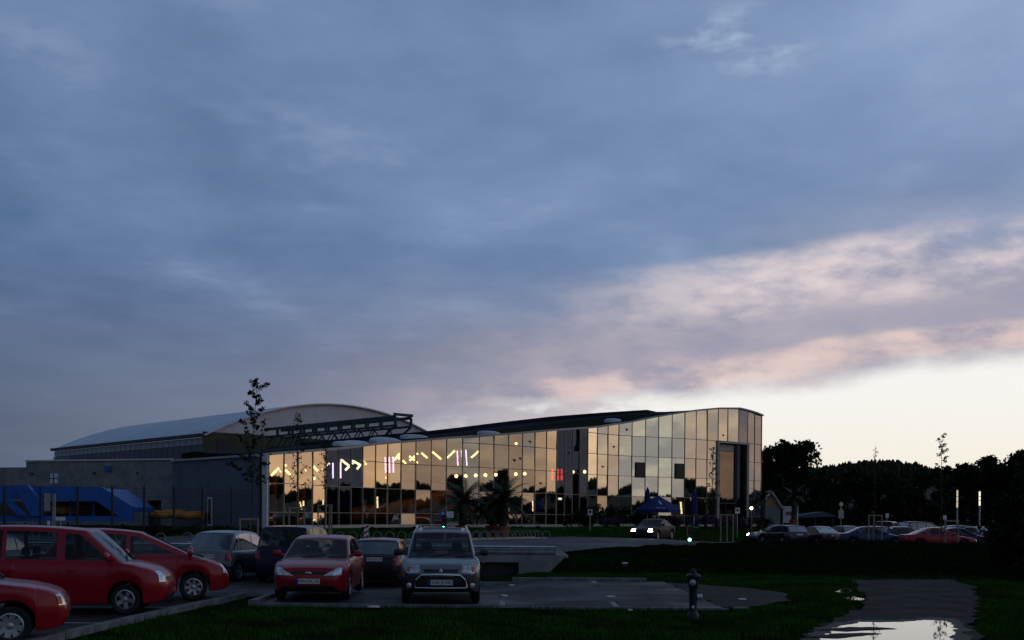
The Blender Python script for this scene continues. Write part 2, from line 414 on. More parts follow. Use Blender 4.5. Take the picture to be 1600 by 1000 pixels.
def strip_sheet(name, near, far, nv, mat_, dz, kind='structure', label=None):
    """sheet between two polylines of equal length following the terrain"""
    V, Fc = [], []
    m = 10; A, B = [], []
    for P_, O in ((near, A), (far, B)):
        for a, b in zip(P_, P_[1:]):
            for k in range(m): O.append(Vector(a).lerp(Vector(b), k / m))
        O.append(Vector(P_[-1]))
    for a, b in zip(A, B):
        for j in range(nv + 1):
            p = a.lerp(b, j / nv); V.append((p.x, p.y, height(p.x, p.y) + dz))
    for i in range(len(A) - 1):
        for j in range(nv):
            Fc.append((i * (nv + 1) + j, (i + 1) * (nv + 1) + j, (i + 1) * (nv + 1) + j + 1, i * (nv + 1) + j + 1))
    return tag(link(name, npmesh(name, V, Fc, mat_, True)), label, kind=kind)
strip_sheet('road', [(-45, 37.9), (-20, 37.9), (-8, 37.9), (1.6, 37.9), (5, 47.6), (9, 57.6), (12.6, 64.8), (14.5, 67)],
            [(-45, 46.3), (-20, 46.3), (-13, 49.5), (-7.9, 54.7), (-0.9, 61.8), (6.1, 69), (13.1, 76.1), (20, 83.2)], 26, ROADM, 0.03, label='grey asphalt street in front of the glass hall')
strip_sheet('parking_area', [(14.6, 67.1), (18, 66.2), (20.5, 62.4), (24, 59), (40, 57), (62, 57)],
            [(20.1, 83.3), (24, 90), (28, 98), (34, 106), (48, 112), (70, 112)], 26, ASPH, 0.03, label='asphalt parking area behind the bank')

def flat_poly(name, pts, z, mat_, label=None, jag=0.0, step=0.35, kind='structure'):
    out = []
    n = len(pts)
    for i in range(n):
        a, b = Vector(pts[i]).to_2d(), Vector(pts[(i + 1) % n]).to_2d()
        k = max(1, int((b - a).length / step))
        for j in range(k):
            p = a.lerp(b, j / k)
            if jag: p = p + Vector((rnd.uniform(-jag, jag), rnd.uniform(-jag, jag)))
            out.append((p.x, p.y, z))
    me = bpy.data.meshes.new(name); me.from_pydata(out, [], [tuple(range(len(out)))])
    import bmesh
    bm = bmesh.new(); bm.from_mesh(me); bmesh.ops.triangulate(bm, faces=bm.faces[:])
    bm.normal_update()
    for f in bm.faces:
        if f.normal.z < 0: f.normal_flip()
    bm.to_mesh(me); bm.free()
    me.materials.append(mat_); return tag(link(name, me), label, kind=kind)
mb = MB()
mb.add([(x_, y_, .014) for x_, y_ in ((-48, 6), (-8.2, 6), (-7.9, 9), (-7.2, 15.5), (-6.85, 20.5), (-6.4, 24.8), (-48, 24.8))], ((0, 1, 2, 3, 4, 5, 6),))
def lot_grid(xs_, ys_):
    for xa, xb in zip(xs_, xs_[1:]):
        for ya, yb_ in zip(ys_, ys_[1:]):
            mb.quad(*[(x_, y_, lot(x_, y_) + .014) for x_, y_ in ((xa, ya), (xb, ya), (xb, yb_), (xa, yb_))])
YS = [24.8, 25.5] + [25.5 + .5 * k for k in range(1, 12)]
lot_grid([-48, -20, -5.55, -1.0], YS + [34.6])
lot_grid([-5.55, -1.0, 4.6], [22.75, 24.8])
lot_grid([-1.0, -.7, -.4, -.1, .2, .5, .8, 4.6], YS + [31.7])
tag(mb.build('car_park', ASPH), 'dark wet asphalt of the near car park', kind='structure')
# muddy track from the car park to the gravel path, and the path
trk = [(4.62, 23.2), (4.9, 22.9), (5.6, 23.5), (6.6, 25.0), (7.2, 27.5), (6.6, 29.3), (5.6, 30.6), (4.62, 31.4)]
flat_poly('muddy_track', trk, 0.006, DIRT, 'brown muddy track beside the car park', 0.09)
path = [(3.6, 9.0), (4.3, 14.0), (4.9, 17.5), (6.2, 20.2), (7.8, 23.4), (8.8, 26.0), (9.6, 29.0), (11.0, 33.6), (14.3, 34.2), (13.6, 31.0), (12.0, 27.0), (10.2, 23.0), (8.4, 19.0), (7.4, 16.0), (6.6, 12.0), (6.2, 9.0)]
flat_poly('gravel_path', path, 0.010, GRAVEL, 'wet gravel path with puddles on the right', 0.14)
MUDWET = mat('wet_mud', (0.014, 0.012, 0.010), 0.65, spec=.25, col2=(0.022, 0.019, 0.016), scale=3, bump=.6, bscale=8)
def puddle(pts, label, jag=0.05):
    P_ = [G(*p)[:2] for p in pts]; cx_, cy_ = sum(p[0] for p in P_) / len(P_), sum(p[1] for p in P_) / len(P_)
    flat_poly('wet_margin', [(cx_ + (p[0] - cx_) * 1.25, cy_ + (p[1] - cy_) * 1.3) for p in P_], 0.0145, MUDWET, 'damp mud round the ' + label, .1 if 'large' in label else .02, .15)
    o = flat_poly('puddle', P_, 0.018, WATER, label, jag, 0.12); return o
puddle([(1283, 1003), (1300, 985), (1318, 978), (1352, 973), (1395, 974), (1420, 972), (1455, 970), (1484, 972), (1494, 985), (1488, 1000), (1470, 1012), (1420, 1020), (1330, 1016)], 'large bright puddle at the bottom of the gravel path', 0.06)
puddle([(1308, 925), (1322, 921), (1330, 923), (1328, 926), (1314, 927)], 'narrow puddle higher up the gravel path')
puddle([(1322, 935), (1335, 933), (1351, 937), (1346, 939), (1330, 938)], 'small puddle in the middle of the gravel path')

for pts_, lb in (([(1270, 986), (1330, 981.5), (1372, 982), (1405, 984), (1372, 986), (1320, 988)], 'upper mud bar reaching into the large puddle'), ([(1262, 998), (1300, 992), (1345, 990.5), (1380, 992), (1345, 995), (1310, 999)], 'lower mud bar reaching into the large puddle')):
    flat_poly('mud_bar', [G(*p_)[:2] for p_ in pts_], 0.024, DIRT, lb, .04, .15)
# kerbs built of single stones
def kerb(pts, label, w=0.14, h=0.10, ln=1.0):
    root = tag(empty('kerb', (pts[0][0], pts[0][1], 0)), label, kind='structure')
    mb = MB(); mb.box((0, 0, h / 2 - 0.03), (ln - 0.015, w, h + 0.06)); me = mb.mesh('kerbstone', KERB)
    for a, b in zip(pts, pts[1:]):
        a, b = Vector(a), Vector(b); n = max(1, int(round((b - a).length / ln))); rz = math.atan2(b.y - a.y, b.x - a.x)
        for k in range(n):
            p = a.lerp(b, (k + 0.5) / n); zk = lot(p.x, p.y); p = p - Vector(pts[0])
            o = link('kerbstone', me, root, (p.x, p.y, zk + rnd.uniform(-0.008, 0.004)), (0, 0, rz + rnd.uniform(-0.008, 0.008)), ((b - a).length / n / ln, 1, 1))
    return root
kerb([(-7.83, 9), (-7.13, 15.5), (-6.78, 20.5), (-6.33, 24.8)], 'long kerb in front of the row of red cars')
kerb([(-5.62, 22.7), (-5.62, 24.8)], 'short kerb beside the grass tongue left of the red hatchback')
kerb([(-5.5, 22.66), (-0.4, 22.66)], 'front kerb before the two cars facing the camera', h=0.05)
kerb([(-0.4, 22.66), (4.7, 22.66)], 'low edging stones along the empty front of the car park', h=0.02, w=0.1)
kerb([(-1.0, 31.8), (4.1, 31.8)], 'back kerb of the car park below the headwall', h=0.11, w=0.18)
kerb([(-48, 34.7), (-1.1, 34.7)], 'rear kerb behind the second row of cars')
mb = MB()
LINE = mat('line_paint', (0.26, 0.26, 0.26), 0.7, var=0.3, scale=6)
for y in (11.3, 13.9, 16.2, 18.6, 21.7, 24.4):
    xr = interp([(9, -8.0), (15.5, -7.3), (20.5, -6.95), (24.8, -6.5)], y); mb.quad((-12, y - .06, 0.018), (xr, y - .06, 0.018), (xr, y + .06, 0.018), (-12, y + .06, 0.018))
for x in (-0.2, 2.3):
    mb.quad((x - .06, 22.9, 0.018), (x + .06, 22.9, 0.018), (x + .06, 24.0 if x > -1 else 27.6, 0.018), (x - .06, 24.0 if x > -1 else 27.6, 0.018))
tag(mb.build('parking_lines', LINE), 'worn white lines between the parking bays', kind='structure')

# grass blades and bank weeds
def inpoly(x, y, poly):
    c = np.zeros(len(x), bool); n = len(poly); j = n - 1
    for i in range(n):
        xi, yi = poly[i][:2]; xj, yj = poly[j][:2]
        c ^= ((yi > y) != (yj > y)) & (x < (xj - xi) * (y - yi) / (yj - yi + 1e-12) + xi); j = i
    return c
def blades(name, x, y, z, h, w, mat_, label):
    n = len(x); t = npr.rand(n) * 6.283; l = npr.rand(n) * 0.5
    base = np.stack([x, y, z], 1); d = np.stack([np.cos(t), np.sin(t), np.zeros(n)], 1) * (w * (0.6 + 0.8 * npr.rand(n)))[:, None] / 2
    hh = h * (0.5 + 0.9 * npr.rand(n)); t2 = npr.rand(n) * 6.283
    tip = base + np.stack([np.cos(t2) * l * hh, np.sin(t2) * l * hh, hh], 1)
    V = np.stack([base - d, base + d, tip], 1).reshape(-1, 3)
    return tag(link(name, npmesh(name, V, np.arange(3 * n).reshape(-1, 3), mat_)), label, 'grass' , kind='stuff')
def scatter(n, x0, x1, y0, y1, bias=0.0):
    return x0 + (x1 - x0) * npr.rand(n), y0 + (y1 - y0) * npr.rand(n) ** (1 + bias)
x, y = scatter(150000, -7.2, 16, 14.5, 36.5)
clump = np.sin(x * 1.7 + 1.3 * np.sin(y * .9)) * np.cos(y * 1.3 + np.sin(x * .8)) + np.sin(x * 4.1 + y * 3.3) * .4
ok = ~inpoly(x, y, path) & ~inpoly(x, y, trk) & ~((x > -5.65) & (x < 4.75) & (y > 22.55) & (y < 31.95)) & ~((x < -5.4) & (y > 24.6)) & (x > np.interp(y, [9, 15.5, 20.5, 24.8], [-7.72, -7.02, -6.67, -6.22])) & ~((x < -0.9) & (y > 22.5)) & (clump > -0.75 + 0.5 * npr.rand(len(x)))
x, y = x[ok], y[ok]; z = np.array([height(a, b) for a, b in zip(x, y)]) - 0.03
blades('grass', x, y, z, 0.085, 0.02, BLADE, 'short dark grass in front of the car park')
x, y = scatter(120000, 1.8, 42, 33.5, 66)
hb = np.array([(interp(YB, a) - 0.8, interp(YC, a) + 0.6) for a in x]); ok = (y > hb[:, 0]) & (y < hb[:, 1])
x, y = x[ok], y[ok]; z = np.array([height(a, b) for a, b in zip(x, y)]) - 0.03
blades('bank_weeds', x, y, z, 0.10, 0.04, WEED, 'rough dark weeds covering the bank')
# lawn blades before the hall
x, y = scatter(110000, -16, 22, 46, 92)
v = N_.x * (x - B0.x) + N_.y * (y - B0.y); ok = (v > 0.9) & (v < 8.7)
x, y = x[ok], y[ok]; z = np.array([height(a, b) for a, b in zip(x, y)]) - 0.03
blades('lawn', x, y, z, 0.10, 0.06, LAWNB, 'mown lawn strip between the street and the hall')

# ------------------------------------------------------------------ foliage builders
def leaf_cloud(centres, rads, n, size, flat=0.0):
    """n leaf diamonds spread round clump centres; returns V,F"""
    centres = np.asarray(centres, float); k = npr.randint(0, len(centres), n)
    d = npr.normal(size=(n, 3)); d /= np.linalg.norm(d, axis=1)[:, None]
    p = centres[k] + d * (np.asarray(rads)[k] * npr.rand(n) ** 0.45)[:, None]
    a = npr.normal(size=(n, 3)); a /= np.linalg.norm(a, axis=1)[:, None]
    b_ = np.cross(a, npr.normal(size=(n, 3))); b_ /= np.linalg.norm(b_, axis=1)[:, None] + 1e-9
    s = (size * (0.6 + 0.8 * npr.rand(n)))[:, None]
    V = np.stack([p - a * s, p + b_ * s * 0.55, p + a * s, p - b_ * s * 0.55], 1).reshape(-1, 3)
    return V, np.arange(4 * n).reshape(-1, 4)
def big_tree(loc, H, rad, label, group, n=2600, leaf=0.28, trunk=0.16, name='tree', low=0.22, m=None, nclump=34, col=False):
    root = tag(empty(name, loc), label, 'tree' if name != 'bush' else 'bush', group)
    mb = MB(); top = H * 0.8
    mb.tube([(0, 0, -0.2), (0.05, 0, H * 0.2), (-0.05, 0.06, H * 0.45), (0, 0, top)], [trunk, trunk * .8, trunk * .55, trunk * .12], 8)
    cs, rs = [], []
    for i in range(nclump):
        t = rnd.random(); zc = H * (low + (1 - low) * (0.06 + 0.88 * t))
        prof = math.sin(math.pi * min(1, 0.18 + 0.78 * t)) ** 0.7 if not col else (1.0 if t < .8 else .8)
        a = rnd.uniform(0, 6.283); rr = rad * prof * math.sqrt(rnd.random()) * 0.9
        c = (math.cos(a) * rr, math.sin(a) * rr, zc); cs.append(c); rs.append(rad * rnd.uniform(0.22, 0.42))
        if i % 2 == 0: mb.tube([(0, 0, min(zc * 0.7, top * .9)), (c[0] * .5, c[1] * .5, zc * .86), c], [trunk * .35, trunk * .2, 0.012], 5)
    mb.build('trunk', BARK, root, smooth=True)
    V, Fc = leaf_cloud(cs, rs, n, leaf)
    link('crown', npmesh('crown', V, Fc, m or LEAFD), root)
    return root
def sapling(loc, H, label, n=170, leaf=0.085, zlow=0.35, spread=0.55, lean=0.0, group='young street trees'):
    root = tag(empty('young_tree', loc), label, 'tree', group)
    mb = MB(); tp = Vector((lean, 0, H))
    pts = [Vector((0, 0, -0.1)), Vector((lean * .2 + .02, 0, H * .35)), Vector((lean * .6 - .03, .02, H * .7)), tp]
    mb.tube(pts, [0.035, 0.028, 0.018, 0.006], 6); cs, rs = [], []
    for i in range(24):
        t = zlow + (1 - zlow) * (i + rnd.random()) / 24; a = i * 2.4 + rnd.uniform(-.4, .4)
        b_ = pts[1].lerp(tp, max(0, (t - .35) / .65)); L_ = spread * (1.08 - t) ** .6 * rnd.uniform(.5, 1.15)
        e = b_ + Vector((math.cos(a) * L_, math.sin(a) * L_, L_ * rnd.uniform(.5, 1.1)))
        mb.tube([b_, b_.lerp(e, .5) + Vector((0, 0, -.03)), e], [0.012, 0.008, 0.003], 4)
        for k in (0.3, .5, .7, .85, 1.0):
            c_ = b_.lerp(e, k) + Vector((rnd.uniform(-.07, .07), rnd.uniform(-.07, .07), rnd.uniform(-.05, .07)))
            cs.append(tuple(c_)); rs.append(rnd.uniform(.06, .15)); mb.tube([b_.lerp(e, k), c_], [.004, .002], 3)
    cs += [tuple(tp), tuple(tp - Vector((0, 0, .2)))]; rs += [.12, .14]
    mb.build('trunk', BARK, root, smooth=True)
    V, Fc = leaf_cloud(cs, rs, int(n * 2.6), leaf * .68); link('crown', npmesh('crown', V, Fc, LEAF), root)
    return root
def stakes(loc, label, w=0.75, h=1.25, rz=0.0):
    root = tag(empty('tree_stakes', loc, rz), label, 'stake', 'timber tree stakes')
    me = MB().tube([(0, 0, -.15), (0, 0, h)], 0.045, 8).mesh('stake', TIMBER, True)
    for k in range(3):
        a = R(90 + 120 * k); link('stake', me, root, (w * .58 * math.cos(a), w * .58 * math.sin(a), 0))
    for k in range(3):
        a, b_ = R(90 + 120 * k), R(210 + 120 * k)
        MB().bar((w * .62 * math.cos(a), w * .62 * math.sin(a), h - .06), (w * .62 * math.cos(b_), w * .62 * math.sin(b_), h - .06), 0.05, 0.09).build('rail', TIMBER, root)
    return root

# ------------------------------------------------------------------ far background
def hills():
    V, Fc = [], []
    azs = np.arange(8, 172, 0.5)
    for a in azs:
        px = 800 + F * math.tan(R(a)) if a < 60 else 9999
        e = interp([(1180, 82), (1280, 80), (1330, 88), (1380, 92), (1430, 88), (1465, 74), (1520, 82), (1700, 90)], px) if px < 1700 else 16 + 7 * math.sin(a * .21) + 4 * math.sin(a * .63) + (26 + 10 * math.sin(a * .9)) * (1 - sm(104, 116, a))
        d = 620 / max(0.5, math.cos(R(a))) if a < 40 else 700
        topz = EYE + e / F * d * (math.cos(R(a)) if a < 40 else 1.0) - 7
        for k, (dd, f) in enumerate(((0.62, -0.05), (0.72, 0.35), (0.85, 0.72), (0.95, 0.93), (1.0, 1.0), (1.3, 0.6))):
            V.append((math.sin(R(a)) * d * dd, math.cos(R(a)) * d * dd, topz * f))
    n = 6
    for i in range(len(azs) - 1):
        for k in range(n - 1): Fc.append((i * n + k, i * n + k + 1, (i + 1) * n + k + 1, (i + 1) * n + k))
    m = mat('hill_ground', (0.020, 0.024, 0.016), 0.95, var=0.4, scale=0.02)
    tag(link('hills', npmesh('hills', V, Fc, m, True)), 'low wooded hill on the horizon', kind='structure')
    # woods on the hill
    A = np.array(V).reshape(len(azs), n, 3); TV, TF = [], []
    for i in range(9000):
        ia = rnd.random() * (len(azs) - 2); j = 4 - abs(rnd.gauss(0, 1.1)); j = max(0.6, min(4.2, j))
        i0, j0 = int(ia), int(j); fa, fj = ia - i0, j - j0; j1 = min(j0 + 1, 5)
        p = (A[i0, j0] * (1 - fa) + A[i0 + 1, j0] * fa) * (1 - fj) + (A[i0, j1] * (1 - fa) + A[i0 + 1, j1] * fa) * fj
        h = rnd.uniform(4, 7.5); r = h * rnd.uniform(.16, .34); pointed = rnd.random() < .55
        o = len(TV); ks = 7
        for (f, w) in (((-.1, .8), (.35, 1.0), (.7, .55), (1.0, .04)) if pointed else ((-.1, .7), (.4, 1.05), (.78, .8), (1.0, .25))):
            for k in range(ks):
                t = 6.283 * k / ks; ww = r * w * rnd.uniform(.75, 1.25)
                TV.append((p[0] + math.cos(t) * ww, p[1] + math.sin(t) * ww, p[2] + h * f * rnd.uniform(.94, 1.06)))
        for a in range(3):
            for k in range(ks): TF.append((o + a * ks + k, o + a * ks + (k + 1) % ks, o + (a + 1) * ks + (k + 1) % ks, o + (a + 1) * ks + k))
    tag(link('distant_forest', npmesh('distant_forest', TV, TF, LEAFD)), 'dark far forest along the hill ridge', 'forest', kind='stuff')
hills()
def tree_at(px, top, D, rad_px, label, group='trees behind the parking area', zg=0.0, **kw):
    H = EYE + (hor(px) - top) / F * D - zg
    return big_tree(((px - 800) / F * D, D, zg), H, rad_px / F * D, label, group, **kw)
ZG = -0.1
tree_at(1200, 690, 140, 34, 'tall dense tree directly beside the right end of the hall', n=8000, leaf=.26, low=.05, col=True, nclump=60)
tree_at(1232, 688, 138, 32, 'tall dense tree in the middle of the clump beside the hall', n=8000, leaf=.26, low=.05, col=True, nclump=60)
tree_at(1258, 684, 136, 32, 'tall tree with loose right edge at the end of the clump', n=4200, leaf=.22, low=.05, nclump=50)
tree_at(1218, 745, 120, 40, 'low dark tree in front of the clump beside the hall', n=3000, low=.03)
for i, (px, top, D, rp, lab) in enumerate((
        (1285, 752, 122, 34, 'rounded dark tree just right of the tall clump'), (1325, 742, 118, 38, 'broad dark tree behind the round traffic sign'),
        (1368, 738, 120, 36, 'dark tree behind the thin bare sapling'), (1405, 748, 116, 34, 'low rounded tree above the dark vans'),
        (1440, 740, 118, 34, 'dark tree behind the red saloon'), (1472, 727, 190, 26, 'dark tree topping out behind the tall sapling'),
        (1508, 722, 195, 30, 'dark tree right of the tall sapling'), (1545, 712, 200, 36, 'bushy tree rising towards the right edge'),
        (1590, 706, 198, 40, 'tallest bushy tree at the right edge'), (1640, 700, 205, 44, 'broad tree mostly outside the right edge'))):
    tree_at(px, top, D, rp, lab, n=3400 if D < 150 else 5200, leaf=.26 if D < 150 else .40, low=.03, zg=ZG)
for i, (px, top, D, rp, lab) in enumerate(((1588, 750, 40, 42, 'dark bush at the right edge beyond the path'), (1628, 722, 37, 76, 'large dark bush cut by the right edge'), (1582, 812, 42, 24, 'low dark bush beside the parked cars'))):
    tree_at(px, top, D, rp, lab, 'bushes at the right edge', zg=0.35, n=7000, leaf=.11, trunk=.06, name='bush', low=.0, nclump=40)
# ------------------------------------------------------------------ the glass hall
FPX = [419, 443, 465, 488, 509, 529, 548, 566, 586, 605, 626, 649, 673, 697, 722, 748, 771, 794, 815.5, 835, 853, 869, 881.6, 893.6, 905, 917.6, 932.5, 949, 966, 986.5, 1007.5, 1028, 1049, 1069, 1086.6, 1104, 1121, 1136, 1153, 1167, 1178, 1189]
PW = 1.45
FP = [Vector(((FPX[0] - 800) / F * 61.0, 61.0))]
for q_ in FPX[1:]:
    k = (q_ - 800) / F; p = FP[-1]; a, b, c = k * k + 1, -2 * (k * p.x + p.y), p.length_squared - PW * PW
    d = b * b - 4 * a * c; D = (-b + math.sqrt(max(0, d))) / 2 / a; FP.append(Vector((k * D, D)))
TOPC = [(418, 711), (470, 707), (530, 702), (587, 695), (649, 690), (698, 685.5), (795, 679), (853, 674), (932, 668), (987, 659.5), (1008, 655), (1050, 647.5), (1087, 642), (1121, 639), (1153, 639), (1174, 644), (1189, 650)]
FT = [EYE + (hor(px) - interp(TOPC, px)) / F * p.y for px, p in zip(FPX, FP)]
def fnorm(i):
    a, b = FP[max(0, i - 1)], FP[min(len(FP) - 1, i + 1)]; t = (b - a).normalized(); return Vector((t.y, -t.x))
ZB = 1.02
TZ = [2.02, 3.72, 5.52, 7.32, 9.12]
hall = tag(empty('glass_hall', (FP[0].x, FP[0].y, ZB)), 'long low hall with wavy gold mirrored glass front rising to the right', 'building')
H0 = Vector((FP[0].x, FP[0].y, ZB))
def rel(p): return Vector(p) - H0
def v3(p, z): return Vector((p.x, p.y, z))
def hpart(mb, name, m, smooth=False, parent=hall):
    mb.v = [tuple(Vector(q) - H0) for q in mb.v]
    return mb.build(name, m, parent, smooth=smooth)
PORT0, PORT1, PORTZ = 36, 39, 8.95
nF = len(FP)
for i in range(nF - 1):
    a, b = FP[i], FP[i + 1]; t = (b - a).normalized(); nrm = Vector((t.y, -t.x))
    zt = min(FT[i], FT[i + 1])
    lv = [ZB + 0.18] + [z for z in TZ if z < zt - 0.35] + [None]
    for j in range(len(lv) - 1):
        z0, z1 = lv[j], lv[j + 1]
        if PORT0 <= i < PORT1 and (z1 is not None and z1 <= PORTZ + .3): continue
        if PORT0 <= i < PORT1 and z0 < PORTZ: z0 = PORTZ + .15
        za, zb_ = (FT[i], FT[i + 1]) if z1 is None else (z1, z1)
        solid = i >= 25 and z0 > 2.5
        tl = rnd.gauss(0, 0.006); tw = rnd.gauss(0, 0.012)          # every pane sits a little differently in its frame
        def off(p, z, s_, kk): return v3(p + nrm * (tw * s_ + tl * kk), z)
        mb = MB()
        g = 0.02
        A_, B_ = a + t * g, b - t * g
        vs = [off(A_, z0 + g, -.7, -.9), off(B_, z0 + g, .7, -.9), off(B_, zb_ - g, .7, .9), off(A_, za - g, -.7, .9)]
        mb.add(vs, ((0, 1, 2, 3),))
        hpart(mb, 'glass_pane', GLASSE if i >= 38 else GLASSD if (21 <= i <= 24 or i in (4, 5, 6)) else (GLASSP if solid else GLASS))
for i in range(nF):
    n_ = fnorm(i); w = 0.04
    if PORT0 < i < PORT1: z0 = PORTZ + .1
    else: z0 = ZB + .15
    t = Vector((-n_.y, n_.x)); c = FP[i]
    mb = MB()
    pts = [c + t * w / 2 + n_ * .05, c - t * w / 2 + n_ * .05, c - t * w / 2 - n_ * .10, c + t * w / 2 - n_ * .10]
    mb.prism([v3(p, z0) for p in pts], (0, 0, FT[i] - z0 - 0.01))
    hpart(mb, 'mullion', MULL if i < 27 or i > 38 else TRANS)
def runs(ok):
    out, cur = [], []
    for i in range(nF - 1):
        if ok(i): cur.append(i)
        elif cur: out.append(cur); cur = []
    return out + ([cur] if cur else [])
for z in TZ:
    for run in runs(lambda i: min(FT[i], FT[i + 1]) - .3 > z and not (PORT0 <= i < PORT1 and z < PORTZ)):
        mb = MB()
        for i in run: mb.bar(v3(FP[i] + fnorm(i) * .02, z), v3(FP[i + 1] + fnorm(i + 1) * .02, z), 0.10, 0.038)
        hpart(mb, 'transom', MULL if z < 5 else TRANS)
for run in runs(lambda i: not PORT0 <= i < PORT1):
    mb = MB()
    for i in run: mb.bar(v3(FP[i] + fnorm(i) * .04, ZB + .05), v3(FP[i + 1] + fnorm(i + 1) * .04, ZB + .05), .30, .34)
    hpart(mb, 'plinth', CREAM)
mb = MB()
for i in range(nF - 1):
    mb.bar(v3(FP[i] + fnorm(i) * .06, FT[i] + .06), v3(FP[i + 1] + fnorm(i + 1) * .06, FT[i + 1] + .06), .34, .14)
hpart(mb, 'roof_edge', mat('edge_flashing', (0.40, 0.38, 0.36), .5, metal=.2))
mb = MB(); mb.prism([v3(FP[0] + q_, ZB - .1) for q_ in (Vector((-.42, .12)), Vector((-.02, -.28)), Vector((.02, .2)), Vector((-.3, .4)))], (0, 0, FT[0] - ZB + .2))
hpart(mb, 'end_column', WHITE)
# roof: planted slope, dark membrane along the ridge
ROOFC = [(380, 705), (543, 690), (595, 684), (642, 681), (713, 673), (800, 662), (859, 655), (943, 648.5), (1060, 641), (1075, 640)]
BK = Vector((-0.714, 0.70))
mid, rdg, rd2 = [], [], []
for i in range(nF):
    m_ = FP[i] + BK * 6.5; r = FP[i] + BK * 8.6; r2 = FP[i] + BK * 10.3
    px = 800 + F * r.x / r.y
    z = EYE + (hor(px) - interp(ROOFC, px)) / F * r.y if FPX[i] < 1125 else FT[i]
    if FPX[i] < 1125: z = max(z, FT[i] + .05)
    mid.append(v3(m_, FT[i] + (z - FT[i]) * .60)); rdg.append(v3(r, z)); rd2.append(v3(r2, z - .1))
NS = max(i for i in range(nF) if 800 + F * rdg[i].x / rdg[i].y < 1062)
mb = MB(); mb2 = MB()
for i in range(nF - 1):
    f0, f1 = v3(FP[i], FT[i] + .02), v3(FP[i + 1], FT[i + 1] + .02)
    mb.quad(f0, f1, mid[i + 1], mid[i])
    (mb2 if i < NS else mb).quad(mid[i], mid[i + 1], rdg[i + 1], rdg[i])
    (mb2 if i < NS else mb).quad(rdg[i], rdg[i + 1], rd2[i + 1], rd2[i])
    mb.quad(v3(rd2[i].to_2d(), ZB - .1), v3(rd2[i + 1].to_2d(), ZB - .1), rd2[i + 1], rd2[i])
for i in (0, nF - 1):
    mb.add([v3(FP[i], ZB - .1), v3(rd2[i].to_2d(), ZB - .1), rd2[i], rdg[i], mid[i], v3(FP[i], FT[i])], ((0, 1, 2, 3, 4, 5),))
hpart(mb, 'green_roof', ROOFGR)
hpart(mb2, 'ridge_roof', ROOFDK)
mb = MB()      # raised dark edge of the ridge roof, ends in a step
for i in range(8, NS):
    mb.bar(rdg[i] + Vector((0, 0, .12)), rdg[i + 1] + Vector((0, 0, .12)), .5, .26)
hpart(mb, 'ridge_upstand', ROOFDK)
SKYL = mat('skylight_dome', (0.50, 0.55, 0.60), 0.35, var=.08, scale=2)
def roof_at(px):
    best = min(range(nF), key=lambda i: abs(FPX[i] - px)); return best
for px, l_, back in ((556, 3.0, 3.2), (585, 2.6, 3.6), (620, 3.0, 3.4), (645, 2.6, 5.4), (690, 2.4, 5.6), (772, 2.2, 2.2), (955, 1.7, 2.2)):
    i = roof_at(px + 30); p = FP[i] + BK * back; z = FT[i] + (mid[i].z - FT[i]) * back / 6.5
    mb = MB(); n = 9
    for r in range(4):
        pass
    t = (FP[min(i + 1, nF - 1)] - FP[i]).normalized(); ang_ = math.atan2(t.y, t.x)
    prof = [(1.0, -.12), (1.0, .10), (.92, .18), (.65, .25), (.3, .28), (0.01, .29)]
    d = MB().lathe([(a_, b_) for a_, b_ in prof], n=18)
    me_v = [(v_[0] * l_ * .5, v_[1] * .62, v_[2]) for v_ in d.v]; d.v = [(p.x + x_ * math.cos(ang_) - y_ * math.sin(ang_), p.y + x_ * math.sin(ang_) + y_ * math.cos(ang_), z + z_) for x_, y_, z_ in me_v]
    hpart(d, 'skylight', SKYL, True)
# portal
a, b = FP[PORT0], FP[PORT1]; t = (b - a).normalized(); n_ = Vector((t.y, -t.x))
mb = MB()
mb.bar(v3(a + n_ * .06, ZB - .1), v3(a + n_ * .06, PORTZ), .22, .35); mb.bar(v3(b + n_ * .06, ZB - .1), v3(b + n_ * .06, PORTZ), .22, .35)
mb.bar(v3(a + n_ * .06 - t * .15, PORTZ + .1), v3(b + n_ * .06 + t * .13, PORTZ + .1), .35, .2)
portal = hpart(mb, 'portal_frame', CREAM)
def ppart(mb, name, m): return hpart(mb, name, m, parent=portal)
def pq(s0, s1, z0, z1, back): return [v3(a.lerp(b, s0) - n_ * back, z0), v3(a.lerp(b, s1) - n_ * back, z0), v3(a.lerp(b, s1) - n_ * back, z1), v3(a.lerp(b, s0) - n_ * back, z1)]
DKG = facade_glass('portal_glass', (0.55, 0.45, 0.36), 0.45, (0.15, 0.13, 0.11))
mb = MB(); mb.add(pq(.05, .62, 3.3, PORTZ - .75, .35), ((0, 1, 2, 3),)); ppart(mb, 'portal_glazing', DKG)
mb = MB(); mb.add(pq(.05, .62, PORTZ - .7, PORTZ - .1, .33), ((0, 1, 2, 3),)); ppart(mb, 'top_panel', CREAM)
mb = MB(); mb.add(pq(.74, .97, ZB, PORTZ - .1, .30), ((0, 1, 2, 3),)); ppart(mb, 'side_glazing', GLASSD)
mb = MB(); mb.add(pq(.05, .33, ZB, 3.2, .4), ((0, 1, 2, 3),)); ppart(mb, 'door', DKG)
mb = MB(); mb.add(pq(.34, .62, ZB, 3.2, .4), ((0, 1, 2, 3),)); ppart(mb, 'door', DKG)
mb = MB()
for s_, w in ((.03, .16), (.68, .22), (.335, .07)):
    mb.bar(v3(a.lerp(b, s_) - n_ * .28, ZB), v3(a.lerp(b, s_) - n_ * .28, PORTZ if s_ != .335 else 3.2), w, .2)
mb.bar(v3(a.lerp(b, .03) - n_ * .28, 3.25), v3(a.lerp(b, .68) - n_ * .28, 3.25), .2, .12)
ppart(mb, 'door_frame', DARKST)
